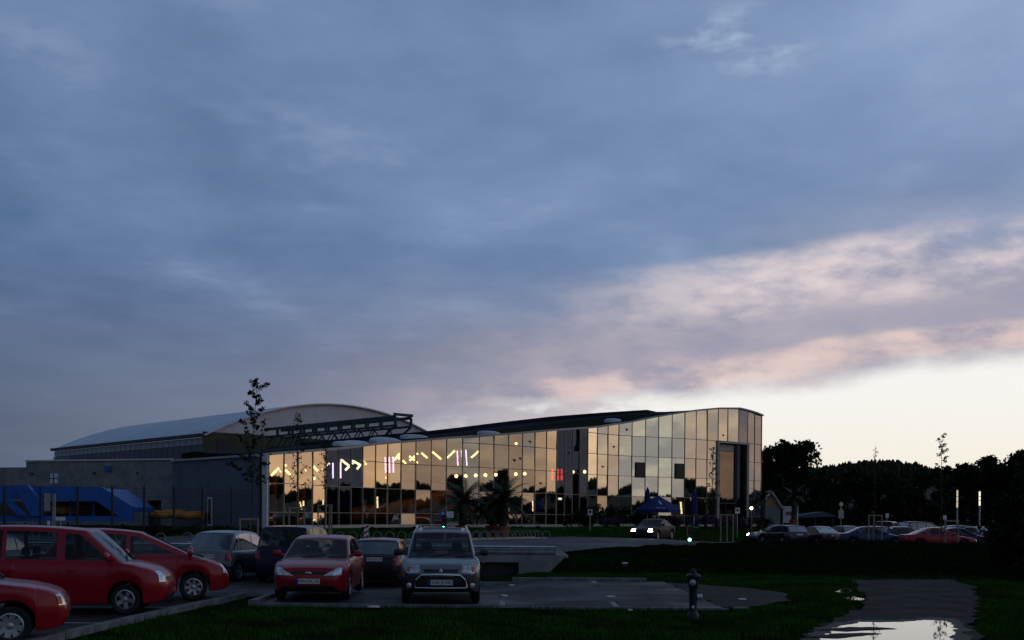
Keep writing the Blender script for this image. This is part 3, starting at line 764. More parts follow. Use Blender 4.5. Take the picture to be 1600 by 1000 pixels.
# two dark opening windows in the panelled part
for (x0, x1, y0, y1) in ((992, 1007, 722, 746), (1054, 1068, 724, 748)):
    i = max(j for j in range(nF) if FPX[j] <= x0); a_, b_ = FP[i], FP[i + 1]; s0, s1 = (x0 - FPX[i]) / (FPX[i + 1] - FPX[i]), (x1 - FPX[i]) / (FPX[i + 1] - FPX[i])
    D = a_.y; z1, z0 = EYE + (hor(x0) - y0) / F * D, EYE + (hor(x0) - y1) / F * D
    t_ = (b_ - a_).normalized(); nn = Vector((t_.y, -t_.x)); p0, p1 = a_.lerp(b_, s0), a_.lerp(b_, min(s1, .98))
    mb = MB(); mb.prism([v3(p0 + nn * .03, z0), v3(p1 + nn * .03, z0), v3(p1 + nn * .03, z1), v3(p0 + nn * .03, z1)], v3(nn * .08, 0))
    w_ = hpart(mb, 'window', DARKST)
    p0b, p1b = p0 + t_ * .08, p1 - t_ * .08
    mb = MB(); mb.add([v3(p0b + nn * .12, z0 + .08), v3(p1b + nn * .12, z0 + .08), v3(p1b + nn * .14, z1 - .08), v3(p0b + nn * .14, z1 - .08)], ((0, 1, 2, 3),))
    hpart(mb, 'pane', mat('window_dark_glass', (0.02, 0.025, 0.03), .25), parent=w_)
# bird-shaped stickers on the glass
STK = mat('sticker_black', (0.02, 0.018, 0.015), .7)
for px, py in ((803, 719), (827, 690), (958, 698), (978, 671), (941, 729), (977, 761), (1129, 680), (844, 755), (812, 716), (888, 708)):
    i = max(j for j in range(nF) if FPX[j] <= px); s_ = (px - FPX[i]) / (FPX[i + 1] - FPX[i]); a_, b_ = FP[i], FP[i + 1]; p = a_.lerp(b_, s_)
    t_ = (b_ - a_).normalized(); nn = Vector((t_.y, -t_.x)); z = EYE + (hor(px) - py) / F * p.y; c = v3(p + nn * .05, z); T = v3(t_, 0)
    mb = MB(); mb.add([c + T * u_ * .2 + Vector((0, 0, w_ * .2)) for u_, w_ in ((-1, .5), (-.3, .25), (0, .5), (.3, .2), (1, -.1), (.3, -.2), (.1, -.9), (-.2, -.2))], ((0, 1, 2, 3, 4, 5, 6, 7),))
    hpart(mb, 'bird_sticker', STK)
# interior
mb = MB()
for i in range(nF - 1):
    mb.quad(v3(FP[i] + BK * .2, ZB + .02), v3(FP[i + 1] + BK * .2, ZB + .02), v3(rd2[i + 1].to_2d(), ZB + .02), v3(rd2[i].to_2d(), ZB + .02))
    if i >= 25:      # opaque backing of the panelled right part
        mb.quad(v3(FP[i] + BK * .9, 3.4), v3(FP[i + 1] + BK * .9, 3.4), v3(FP[i + 1] + BK * .9, FT[i + 1] - .1), v3(FP[i] + BK * .9, FT[i] - .1))
hpart(mb, 'interior', INTER)
def slide_tube(pts, r, m, name, label):
    D_ = [W(px, py, D) for px, py, D in pts]; mb = MB(); mb.tube(D_, r, 12); o = mb.build(name, m, smooth=True)
    return tag(o, label, 'slide')
slide_tube([(548, 806, 76), (585, 799, 77), (620, 795, 78), (650, 789, 79), (676, 781, 80), (700, 772, 81)], .55, ORSL, 'indoor_slide', 'orange indoor water slide rising behind the glass')
slide_tube([(600, 812, 79), (640, 808, 80), (680, 802, 81), (705, 800, 82), (735, 800, 83)], .6, REDSL, 'indoor_slide', 'red indoor water slide low behind the glass')
slide_tube([(650, 812, 78), (672, 812, 78)], .35, ORSL, 'pool_float', 'yellow float lying low inside the hall')
for px, D in ((473, 66.5), (428, 65)):
    o = MB().tube([W(px, 825, D), W(px, 742, D)], .16, 10).build('interior_column', REDSL, smooth=True)
    tag(o, 'red column inside near the left end of the hall' if px == 473 else 'slim red column in the first bay of the hall', 'column')

# lamps inside
NEY = emit('neon_yellow', (1.0, 0.74, 0.30), 7.0); NEP = emit('neon_violet', (0.80, 0.55, 1.0), 6.0); NER = emit('neon_red', (1.0, 0.03, 0.01), 3.4)
GLOBE = emit('globe_glow', (1.0, 0.74, 0.34), 8.0); WARM = emit('warm_lamp', (1.0, 0.80, 0.46), 4.0)
def fdepth(px): return interp(list(zip(FPX, [p.y for p in FP])), px)
inst = tag(empty('light_installation', W(420, 800, 63)), 'zigzag of glowing yellow and violet tubes hung inside the glass front', 'light')
L0 = inst.location.copy()
def za(x, y): return (400 + x / 6.25, 680 + y / 6.25)
def zb2(x, y): return (620 + x / 6.25, 680 + y / 6.25)
def zc(x, y): return (820 + x / 6.25, 680 + y / 6.25)
def ntube(p0, p1, m, r=.075, nm='yellow_tube'):
    if abs(p0[0] - p1[0]) + abs(p0[1] - p1[1]) < 1.5: p1 = (p0[0] + .9, p0[1] - .9)
    D = fdepth((p0[0] + p1[0]) / 2) + 1.8
    MB().tube([W(*p0, D) - L0, W(*p1, D) - L0], r, 8).build(nm, m, inst)
for f, segs in ((za, ((145, 395, 220, 320), (232, 357, 238, 350), (278, 302, 292, 288), (283, 340, 330, 388), (478, 346, 484, 340), (556, 304, 598, 348), (640, 342, 648, 336), (690, 296, 714, 272), (825, 238, 908, 302), (908, 302, 868, 342), (932, 246, 1018, 292), (1016, 288, 982, 332), (950, 262, 935, 280), (1050, 256, 1058, 248), (1062, 286, 1072, 276), (1342, 244, 1398, 190), (1368, 205, 1402, 232), (1428, 246, 1462, 280))),
                (zb2, ((118, 204, 172, 248), (172, 204, 120, 248), (190, 186, 202, 176), (190, 270, 200, 262), (236, 174, 294, 222), (342, 162, 428, 234), (486, 222, 562, 150), (722, 220, 798, 152), (0, 200, 25, 180), (5, 215, 30, 230)))):
    for s_ in segs: ntube(f(s_[0], s_[1]), f(s_[2], s_[3]), NEY)
for f, segs in ((za, ((747, 270, 749, 420), (822, 258, 824, 420), (1258, 212, 1263, 365), (1297, 212, 1301, 365), (1335, 210, 1339, 365))), (zb2, ((585, 150, 592, 298), (629, 148, 631, 212), (669, 142, 680, 296)))):
    for s_ in segs: ntube(f(s_[0], s_[1]), f(s_[2], s_[3]), NEP, .05, 'violet_tube')
red = tag(empty('red_light_sign', W(870, 750, fdepth(868) + 1.5)), 'glowing red upright light bars above the entrance', 'light'); L1 = red.location.copy()
for x_ in (266, 318, 357):
    D = fdepth(868) + 1.5; p0, p1 = zc(x_, 330), zc(x_, 440)
    for q0, q1 in ((0, .45), (.55, 1)):
        MB().tube([W(p0[0], p0[1] + (p1[1] - p0[1]) * q0, D) - L1, W(p1[0], p0[1] + (p1[1] - p0[1]) * q1, D) - L1], .07 if x_ != 318 else .10, 8).build('light_bar', NER, red)
def globe(px, py, label, r=.14, m=GLOBE, D=None, group='globe lamps inside the hall'):
    D = D or fdepth(px) + 1.6; p = W(px, py, D)
    mb = MB().lathe([(r * math.sin(math.pi * k / 8) + 1e-4, -r * math.cos(math.pi * k / 8)) for k in range(9)], n=14)
    root = tag(empty('globe_lamp', p), label, 'lamp', group)
    mb.build('globe', m, root, smooth=True)
    MB().tube([(0, 0, r), (0, 0, r + .35)], .012, 5).build('pendant_rod', DARKST, root)
for k, (x_, y_) in enumerate(((578, 400), (670, 397), (767, 393), (862, 390), (963, 385), (1158, 380), (1247, 376))):
    p = zb2(x_, y_); globe(*p, ('first', 'second', 'third', 'fourth', 'fifth', 'sixth', 'seventh')[k] + ' from left of the glowing globe lamps in the row above the palms')
globe(*zb2(1160, 82), 'single glowing lamp high under the roof above the palms', .11)
globe(*zc(467, 360), 'left of the two globe lamps right of the red light bars', .15)
globe(*zc(580, 357), 'right of the two globe lamps right of the red light bars', .15)
globe(*za(558, 423), 'orange globe lamp below the tubes near the left end', .13)
globe(*za(1273, 415), 'orange globe lamp below the three violet tubes', .10)
for k, (p0, p1, r, lab) in enumerate(((za(1183, 600), za(1186, 710), .06, 'upright wall lamp glowing low left of the slides'), (za(428, 650), za(447, 725), .04, 'slanted lamp glowing beside the red column'), (za(462, 640), za(463, 690), .05, 'short upright lamp on the red column'),
        (za(655, 630), za(656, 690), .05, 'small upright lamp behind the tree stakes'), (za(265, 690), za(266, 768), .035, 'thin upright lamp in the second bay from the left'), (zb2(1328, 640), zb2(1334, 745), .08, 'tall upright lamp left of the entrance'),
        (zb2(1090, 705), zb2(1092, 740), .06, 'small upright lamp behind the right palm'), ((1063.5, 784), (1065, 803), .09, 'upright lamp glowing right of the open parasol'), (zc(325, 620), zc(360, 622), .09, 'ceiling lamp glowing inside the entrance'), (zc(988, 705), zc(992, 750), .06, 'small lamp glowing behind the shrubs'), (za(560, 830), za(576, 826), .05, 'small bright spot lamp at floor level inside'))):
    D = fdepth((p0[0] + p1[0]) / 2) + 1.0
    root = tag(empty('wall_lamp', W(*p1, D)), lab, 'lamp', 'lamps inside the hall'); o0 = root.location.copy()
    MB().tube([W(*p0, D) - o0, W(*p1, D) - o0], r, 8).build('lamp_shade', WARM, root, smooth=True)
    MB().box((W(*p0, D) + W(*p1, D)) / 2 - o0 + Vector((0, .12, 0)), (.10, .06, .2)).build('bracket', DARKST, root)

# ------------------------------------------------------------------ annexe walls on the left
ann = tag(empty('annexe_building', (-22, 69, 1)), 'blue-grey windowless annexe joining the left end of the glass hall', 'building'); A0 = ann.location.copy()
def apart(mb, name, m, par, o): mb.v = [tuple(Vector(q) - o) for q in mb.v]; return mb.build(name, m, par)
pa, pb = Vector((-14.75, 61.15)), Vector((-22.2, 68.7))
bk = Vector((0.70, 0.714)) * 0.4 + Vector((-.05, 6))
# cladding panels, each a piece of its own
t_ = (pb - pa).normalized(); nn = Vector((-t_.y, t_.x)); nn = nn if nn.y < 0 else -nn
np_ = 9
for k in range(np_):
    q0, q1 = pa.lerp(pb, k / np_) + t_ * .01, pa.lerp(pb, (k + 1) / np_) - t_ * .01
    for z0, z1 in ((.7, 3.0), (3.02, 5.25)):
        mb = MB(); mb.prism([v3(q0, z0), v3(q1, z0), v3(q1, z1), v3(q0, z1)], v3(nn * (.05 + rnd.uniform(0, .006)), 0)); apart(mb, 'cladding_panel', BLUEGREY, ann, A0)
mb = MB(); mb.prism([v3(p, .5) for p in (pa - nn * .01, pb - nn * .01, pb - nn * .05, pa - nn * .05)], (0, 0, 4.75)); apart(mb, 'wall', BLUEGREY, ann, A0)
mb = MB(); mb.bar(v3(pa + nn * .06, 5.33), v3(pb + nn * .06, 5.33), .3, .14); apart(mb, 'roof_edge', mat('edge_flashing', (0.4, 0.4, 0.4), .5), ann, A0)
q = pa.lerp(pb, .52)
w = MB(); wq = [v3(q + nn * .09 + t_ * s_, z) for s_, z in ((-.28, 1.15), (.28, 1.15), (.28, 2.9), (-.28, 2.9))]
w.prism(wq, v3(nn * .05, 0)); wo_ = apart(w, 'window', WHITE, ann, A0)
w = MB(); w.add([v3(q + nn * .15 + t_ * s_, z) for s_, z in ((-.2, 1.25), (.2, 1.25), (.2, 2.8), (-.2, 2.8))], ((0, 1, 2, 3),)); apart(w, 'pane', mat('window_dark_glass', (.02, .025, .03), .25), wo_, A0)

cw = tag(empty('concrete_building', (-30, 72, 1)), 'low fair-faced concrete building with a dark doorway behind the blue slide', 'building'); C0 = cw.location.copy()
ca, cb_ = Vector((-22.6, 70.2)), Vector((-46.0, 78.5)); t_ = (cb_ - ca).normalized(); nn = Vector((-t_.y, t_.x)); nn = nn if nn.y < 0 else -nn
Lc = (cb_ - ca).length; npn = 10; topz = [5.45] * 5 + [5.05] * 5
def cpt(s_): return ca + t_ * s_
DOORS = (0.9, 2.0)
for k in range(npn):
    s0, s1 = k * Lc / npn + .008, (k + 1) * Lc / npn - .008
    for z0, z1 in ((.6, 3.0), (3.015, topz[k])):
        if k == 0 and z0 < 1:
            for a0, a1, b0, b1 in ((s0, DOORS[0], z0, z1), (DOORS[1], s1, z0, z1), (DOORS[0], DOORS[1], 2.75, z1)):
                mb = MB(); mb.prism([v3(cpt(a0), b0), v3(cpt(a1), b0), v3(cpt(a1), b1), v3(cpt(a0), b1)], v3(nn * .2, 0)); apart(mb, 'concrete_panel', CONC, cw, C0)
            continue
        mb = MB(); mb.prism([v3(cpt(s0), z0), v3(cpt(s1), z0), v3(cpt(s1), z1), v3(cpt(s0), z1)], v3(nn * .2, 0)); apart(mb, 'concrete_panel', CONC, cw, C0)
mb = MB(); mb.prism([v3(p, .5) for p in (ca - nn * .6, cb_ - nn * .6, cb_ - nn * 8, ca - nn * 8)], (0, 0, 4.3)); apart(mb, 'wall', INTER, cw, C0)
mb = MB(); mb.prism([v3(p, 4.82) for p in (ca - nn * .02, cb_ - nn * .02, cb_ - nn * 8, ca - nn * 8)], (0, 0, .15)); apart(mb, 'roof', ROOFDK, cw, C0)
mb = MB(); mb.bar(v3(cpt(.1) + nn * .12, 5.50), v3(cpt(Lc * .5) + nn * .12, 5.50), .34, .10); apart(mb, 'roof_edge', WHITE, cw, C0)
for s_, z, wd, h in ((9.9, 4.25, .62, .68), (6.3, 2.95, .5, .45)):
    mb = MB(); mb.prism([v3(cpt(s_ - wd / 2) + nn * .2, z - h / 2), v3(cpt(s_ + wd / 2) + nn * .2, z - h / 2), v3(cpt(s_ + wd / 2) + nn * .2, z + h / 2), v3(cpt(s_ - wd / 2) + nn * .2, z + h / 2)], v3(nn * .05, 0))
    f_ = apart(mb, 'window', mat('bright_pane', (.75, .78, .82), .4), cw, C0)
    mb = MB(); mb.bar(v3(cpt(s_) + nn * .27, z - h / 2), v3(cpt(s_) + nn * .27, z + h / 2), .05, .03); mb.bar(v3(cpt(s_ - wd / 2) + nn * .27, z), v3(cpt(s_ + wd / 2) + nn * .27, z), .03, .05); apart(mb, 'glazing_bar', DARKST, f_, C0)
for s_, z in ((5.2, 4.9), (16.6, 4.35)):
    mb = MB(); mb.box(v3(cpt(s_) + nn * .32, z), (.38, .25, .34)); apart(mb, 'floodlight', SLIDEB, cw, C0)
for s_ in (2.8, 6.4, 11.8):
    mb = MB(); mb.box(v3(cpt(s_) + nn * .26, 4.6), (.14, .14, .12)); apart(mb, 'wall_lamp', DARKST, cw, C0)

# ------------------------------------------------------------------ arched hall far behind
ah = tag(empty('arched_hall', (-28, 95, 1)), 'large hall with a curved metal roof behind the glass hall', 'building'); AH = ah.location.copy()
g0 = Vector((-28, 95)); gd = Vector((0.70, 0.714)); ad = Vector((-0.70, 0.714)); GL, AL = 31.0, 35.0
def arcz(s_): return 12.85 - .0165 * (s_ - 15.5) ** 2
N = 36
mb = MB()
pts = [v3(g0 + gd * (GL * k / N), arcz(GL * k / N)) for k in range(N + 1)]
mb.prism([v3(g0 + gd * GL, 9.3)] + [v3(g0, 9.3)] + pts[1:-1], v3(ad * .2, 0)); apart(mb, 'gable', GABLE, ah, AH)
for k in range(14):      # olive wall boards under the gable
    s0, s1 = GL * k / 14 + .01, GL * (k + 1) / 14 - .01
    mb = MB(); mb.prism([v3(g0 + gd * s0, .8), v3(g0 + gd * s1, .8), v3(g0 + gd * s1, 9.28), v3(g0 + gd * s0, 9.28)], v3(ad * .18 - ad * rnd.uniform(0.0, .02), 0)); apart(mb, 'wall_panel', OLIVE, ah, AH)
mb = MB(); mb.prism([v3(g0 + gd * s_ - ad * .05, z) for s_, z in ((1.4, 6.2), (2.5, 6.2), (2.5, 8.7), (1.4, 8.7))], v3(ad * .06, 0)); apart(mb, 'window', mat('plum_shutter', (.06, .03, .05), .6), ah, AH)
for k in range(N):
    p, q = pts[k], pts[k + 1]; o_ = v3(ad * -.35, 0); e = v3(ad * AL, 0)
    mb = MB(); up = Vector((0, 0, .12 + (.006 if k % 2 else 0)))
    mb.add([p + o_, q + o_, q + e, p + e, p + o_ + up, q + o_ + up, q + e + up, p + e + up], ((0, 1, 2, 3), (7, 6, 5, 4), (0, 4, 5, 1), (1, 5, 6, 2), (2, 6, 7, 3), (3, 7, 4, 0))); apart(mb, 'roof_sheet', METALROOF, ah, AH)
ns = 30
SIDEP = mat('side_panel', (0.10, 0.105, 0.13), .5, var=.1, scale=.4)
for k in range(ns):
    s0, s1 = AL * k / ns + .02, AL * (k + 1) / ns - .08
    mb = MB(); mb.prism([v3(g0 + ad * s0, .8), v3(g0 + ad * s1, .8), v3(g0 + ad * s1, 8.1), v3(g0 + ad * s0, 8.1)], v3(gd * .2, 0)); apart(mb, 'wall_panel', SIDEP if k < 26 else mat('dark_teal_glass', (.02, .05, .05), .2), ah, AH)
    mb = MB(); mb.prism([v3(g0 + ad * s0 + gd * .1, 8.15), v3(g0 + ad * s1 + gd * .1, 8.15), v3(g0 + ad * s1 + gd * .1, 8.75), v3(g0 + ad * s0 + gd * .1, 8.75)], v3(gd * .08, 0)); apart(mb, 'window_pane', mat('clerestory_glass', (.25, .30, .34), .25, metal=.3), ah, AH)
mb = MB(); mb.prism([v3(p, .8) for p in (g0 + gd * .3 + ad * .3, g0 + gd * GL + ad * .3, g0 + gd * GL + ad * AL, g0 + gd * .3 + ad * AL)], (0, 0, 8.0)); apart(mb, 'wall', INTER, ah, AH)
mb = MB(); mb.bar(v3(g0 - gd * .1, 8.95), v3(g0 + ad * AL - gd * .1, 8.95), .5, .3); apart(mb, 'eaves', DARKST, ah, AH)
# green steel truss reaching out of the gable
tr = tag(empty('roof_truss', (-23, 98, 1)), 'dark green steel lattice girder reaching out over the roof from the arched hall', 'girder'); T0 = tr.location.copy()
t0, t1 = Vector((-23.0, 98.0)), Vector((-9.4, 84.0)); td = (t1 - t0).normalized(); Lt = (t1 - t0).length; tn = Vector((-td.y, td.x))
for off_ in (0.0, 1.6):
    mb = MB(); mb.bar(v3(t0 + tn * off_, 9.75), v3(t1 + tn * off_, 9.75), .16, .24); apart(mb, 'top_chord', TRUSS, tr, T0)
    mb = MB(); mb.bar(v3(t0 + tn * off_, 9.05), v3(t1 + tn * off_, 9.05), .14, .17); apart(mb, 'middle_chord', TRUSS, tr, T0)
    mb = MB(); mb.bar(v3(t0 + tn * off_, 7.95), v3(t1 + tn * off_ - td * 2.2, 7.95), .14, .16); apart(mb, 'bottom_chord', TRUSS, tr, T0)
    nb = 10
    for k in range(nb):
        s0, s1 = Lt * k / nb, Lt * (k + 1) / nb; sm_ = (s0 + s1) / 2
        mb = MB()
        if s1 < Lt - 1.6:
            mb.bar(v3(t0 + td * s0 + tn * off_, 8.0), v3(t0 + td * sm_ + tn * off_, 9.0), .075); mb.bar(v3(t0 + td * sm_ + tn * off_, 9.0), v3(t0 + td * s1 + tn * off_, 8.0), .075)
        else: mb.bar(v3(t0 + td * s0 + tn * off_, 8.0), v3(t0 + td * s1 + tn * off_, 9.0), .12)
        apart(mb, 'brace', TRUSS, tr, T0)
        mb = MB(); mb.bar(v3(t0 + td * s1 + tn * off_, 9.1), v3(t0 + td * s1 + tn * off_, 9.7), .22); apart(mb, 'post', TRUSS, tr, T0)
mb = MB(); mb.box(v3(t1 + tn * .8, 9.95), (1.9, .18, .22), math.atan2(tn.y, tn.x)); apart(mb, 'end_plate', TRUSS, tr, T0)
for s_ in (3.0, 7.5):
    mb = MB(); mb.bar(v3(t0 + td * s_, 1), v3(t0 + td * s_, 8.0), .3); apart(mb, 'column', TRUSS, tr, T0)

# ------------------------------------------------------------------ blue family slide, fence, rafts
sl_ = tag(empty('outdoor_slide', W(100, 812, 62)), 'broad bright blue water slide structure before the concrete building', 'slide'); S0 = sl_.location.copy()
def swall(poly, D, th, name): mb = MB(); mb.prism([W(px, py, D) for px, py in poly], (0.05, th, 0)); apart(mb, name, SLIDEB, sl_, S0)
swall([(-60, 757), (158, 761), (206, 791), (206, 813), (188, 808), (150, 783), (-60, 778)], 62, .25, 'side_wall')
swall([(-60, 806), (206, 806.5), (206, 814), (-60, 815)], 61.7, .2, 'base_beam')
swall([(20, 758), (42, 758), (62, 782), (62, 806), (48, 806)], 61.4, .3, 'chute_wall')
swall([(-60, 780), (12, 780), (40, 806), (28, 806), (8, 786), (-60, 786)], 61.2, .25, 'chute_wall')
mb = MB(); mb.prism([W(42, 760, 62.4), W(158, 763, 62.4), W(204, 793, 62.4), W(204, 800, 62.4), W(150, 776, 62.4), W(42, 772, 62.4)], (0.3, 3.2, 0)); apart(mb, 'chute', SLIDEB, sl_, S0)
for px in (147, 60, 110):
    mb = MB(); mb.bar(W(px, 778, 63.4), W(px, 812, 63.4), .16); apart(mb, 'support', SLIDEB, sl_, S0)
mb = MB(); mb.prism([W(-60, 783, 65), W(200, 783, 65), W(200, 812, 65), W(-60, 812, 65)], (.1, .3, 0)); apart(mb, 'back_wall', INTER, sl_, S0)
FN = tag(empty('fence', W(63, 820, 52)), 'tall dark mesh fence along the pool grounds on the left', 'fence'); F0 = FN.location.copy()
fpx = [(-40, 51), (7, 51.5), (63, 52), (121, 52.6), (175, 53.2), (225, 53.8), (272, 54.4), (316, 55), (362, 55.6), (408, 56.2)]
fpts = [W(px, 822, D) for px, D in fpx]; 
for (px, D), p in zip(fpx, fpts):
    zt = W(px, 760, D).z; MB().bar(Vector((p.x, p.y, .8)) - F0, Vector((p.x, p.y, zt)) - F0, .09).build('post', DARKST, FN)
for a_, b_ in zip(fpts, fpts[1:]):
    mb = MB()
    for z in np.arange(1.25, 3.2, .24): mb.bar(Vector((a_.x, a_.y, z)) - F0, Vector((b_.x, b_.y, z)) - F0, .010)
    n = 12
    for k in range(1, n): p = a_.lerp(b_, k / n); mb.bar(Vector((p.x, p.y, 1.2)) - F0, Vector((p.x, p.y, 3.2)) - F0, .007)
    mb.build('mesh_panel', DARKST, FN)
def raft(px, py, D, l_, label, h=.28):
    p = W(px, py, D); mb = MB(); n = 18
    ring = [Vector((math.cos(6.283 * k / n) * l_ * .5, math.sin(6.283 * k / n) * l_ * .32, h + .06 * math.sin(k * 1.7))) for k in range(n + 1)]
    mb.tube(ring, h * .8, 8, cap=False); mb.box((0, 0, h * .4), (l_ * .8, l_ * .4, .1))
    tag(mb.build('rubber_raft', YELLOW, loc=p, smooth=True), label, 'raft', 'yellow rafts by the slide')
raft(259, 811, 66, 1.5, 'yellow raft in front of the dark doorway'); raft(297, 812, 65, 1.5, 'yellow raft right of the dark doorway'); raft(100, 805, 64, 1.1, 'yellow raft under the blue slide'); raft(71, 804, 64, .9, 'small orange raft beside the sign post')
raft(272, 806, 66.5, 1.1, 'upper yellow raft lying between the other two', .22)
# hedge between fence and street
V, Fc = leaf_cloud([(-32 + i * .55, 49.4 + .3 * math.sin(i), 1.0 + .06 * math.sin(i * 2.3)) for i in range(38)], [.36] * 38, 5200, .10)
tag(link('hedge', npmesh('hedge', V, Fc, LEAFD)), 'low dark hedge under the fence on the left', 'hedge')
V, Fc = leaf_cloud([tuple(v3(FP[0].lerp(FP[20], k / 30) + Vector((.9, -.9)) + Vector((0, 0)), 1.1)) for k in range(8, 30)], [.22] * 22, 2400, .08)
# ------------------------------------------------------------------ headwall, guard rail
hw = tag(empty('culvert_headwall', (0, 37.2, 0)), 'concrete headwall with a dark culvert opening under the steel guard rail', 'wall')
def box3(x0, x1, y0, y1, z0, z1, name, m, par, o=(0, 0, 0)):
    return MB().box(((x0 + x1) / 2 - o[0], (y0 + y1) / 2 - o[1], (z0 + z1) / 2 - o[2]), (x1 - x0, y1 - y0, z1 - z0)).build(name, m, par)
O = (0, 37.2, 0)
mb = MB(); mb.prism([Vector(p) - Vector(O) for p in ((.25, 36.9, -.2), (1.15, 36.9, -.2), (1.95, 36.9, .58), (.25, 36.9, .58))], (0, .5, 0)); mb.build('wing_wall', CONC, hw)
box3(-1.6, .25, 36.92, 37.4, .32, .58, 'lintel', CONC, hw, O)
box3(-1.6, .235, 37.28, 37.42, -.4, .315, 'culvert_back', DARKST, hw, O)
for k in range(9): box3(-1.6 - (k + 1) * 3.0 + .01, -1.6 - k * 3.0, 36.9, 37.4, -.4, .58, 'wall_panel', CONC, hw, O)
gr = tag(empty('guard_rail', (0, 37.15, .6)), 'galvanised steel guard rail ending above the culvert headwall', 'guard rail'); O = (0, 37.15, .6)
prof = [(-.10, -.13), (-.02, -.15), (-.09, -.06), (-.03, 0), (-.09, .06), (-.02, .15), (-.10, .13), (.04, .16), (.04, -.16)]
x0_, x1_ = -30.0, 1.55
for k in range(8):
    a_, b_ = x0_ + (x1_ - x0_) * k / 8, x0_ + (x1_ - x0_) * (k + 1) / 8 - .006
    mb = MB(); mb.prism([Vector((a_, y_, z_ + .13)) for y_, z_ in prof], (b_ - a_, 0, 0)); mb.build('rail_beam', GALV, gr)
mb = MB(); mb.add([(1.55, -.1, -.02), (1.55, -.1, .28), (1.55, .05, .28), (1.55, .05, -.02), (2.0, -.1, -.12), (2.0, -.1, -.02), (2.0, .05, -.02), (2.0, .05, -.12)], ((0, 1, 2, 3), (7, 6, 5, 4), (0, 4, 5, 1), (1, 5, 6, 2), (2, 6, 7, 3), (3, 7, 4, 0))); mb.build('sloped_end', GALV, gr)
for k in range(16): MB().box((-29 + k * 2.0, .08, -.1), (.1, .06, .5)).build('post', GALV, gr)

# ------------------------------------------------------------------ bicycle hoops
HOOP = None
def hoop_mesh():
    mb = MB(); pts = [Vector((-.21, 0, 0))] + [Vector((-.21 * math.cos(math.pi * k / 8), 0, .24 + .20 * math.sin(math.pi * k / 8))) for k in range(9)] + [Vector((.21, 0, 0))]
    mb.tube(pts, .022, 6); return mb.mesh('hoop', mat('rack_steel', (0.20, 0.25, 0.24), .5, metal=.4), True)
HOOP = hoop_mesh()
def rack(a_, b_, n, label):
    root = tag(empty('bicycle_rack', (a_[0], a_[1], height(*a_) + .03)), label, 'bicycle rack', 'bicycle racks along the street')
    A3 = root.location.copy()
    for k in range(n):
        p = Vector(a_).lerp(Vector(b_), k / max(1, n - 1)); z = height(p.x, p.y) + .03
        link('hoop', HOOP, root, Vector((p.x, p.y, z)) - A3, (0, 0, rnd.uniform(-.1, .1) + .15))
    mb = MB(); q = Vector(a_).lerp(Vector(b_), 1); mb.bar((0, 0, .03), Vector((q.x, q.y, height(q.x, q.y) + .03)) - A3 + Vector((0, 0, .03)), .06, .05); mb.build('base_rail', GALV, root)
rack((-20.6, 44.6), (-15.2, 45.4), 9, 'row of bicycle hoops behind the left silver car')
rack((-14.4, 46.6), (-9.6, 50.2), 9, 'row of bicycle hoops behind the dark van')
rack((-9.0, 51.0), (-4.6, 55.4), 9, 'row of bicycle hoops left of the blue parking sign')
rack((-2.4, 55.2), (2.0, 61.0), 11, 'front row of bicycle hoops right of the palms')
rack((-3.4, 57.0), (1.4, 63.0), 11, 'back row of bicycle hoops right of the palms')

# ------------------------------------------------------------------ cars
WH = {}
def wheel_meshes(r, w, style):
    key = (r, style)
    if key in WH: return WH[key]
    t = MB().lathe([(r * .60, -w / 2 + .02), (r * .90, -w / 2), (r * .98, -w / 2 + .03), (r, -w / 4), (r, w / 4), (r * .98, w / 2 - .03), (r * .90, w / 2), (r * .60, w / 2 - .02)], n=28, axis='y').mesh('tyre', RUBBER, True)
    rm = MB(); y0 = w / 2 - .02
    rm.lathe([(r * .64, y0 - .02), (r * .66, y0 + .005), (r * .60, y0 + .012), (r * .55, y0 - .035)], n=28, axis='y')
    rm.lathe([(r * .56, y0 - .05), (0.001, y0 - .05)], n=28, axis='y', mi=1)
    ns_ = {'star': 7, 'five': 5, 'eight': 8}[style]; ws = .34 if style == 'star' else .42
    for k in range(ns_):
        a = 2 * math.pi * k / ns_; c, s_ = math.cos(a), math.sin(a)
        def P_(rr, off, y): return (rr * c - off * s_, y, rr * s_ + off * c)
        wi, wo_ = r * ws * .30, r * ws * .52
        rm.add([P_(r * .12, -wi, y0 - .01), P_(r * .58, -wo_ * .7, y0), P_(r * .58, wo_ * .7, y0), P_(r * .12, wi, y0 - .01), P_(r * .12, -wi, y0 - .04), P_(r * .58, -wo_ * .7, y0 - .04), P_(r * .58, wo_ * .7, y0 - .04), P_(r * .12, wi, y0 - .04)], ((3, 2, 1, 0), (0, 1, 5, 4), (1, 2, 6, 5), (2, 3, 7, 6), (3, 0, 4, 7)))
    rm.lathe([(r * .17, y0 - .03), (r * .17, y0 + .008), (r * .12, y0 + .015), (0.001, y0 + .016)], n=16, axis='y')
    rmm = rm.mesh('rim', [RIMM, BLACKP], True)
    WH[key] = (t, rmm); return WH[key]

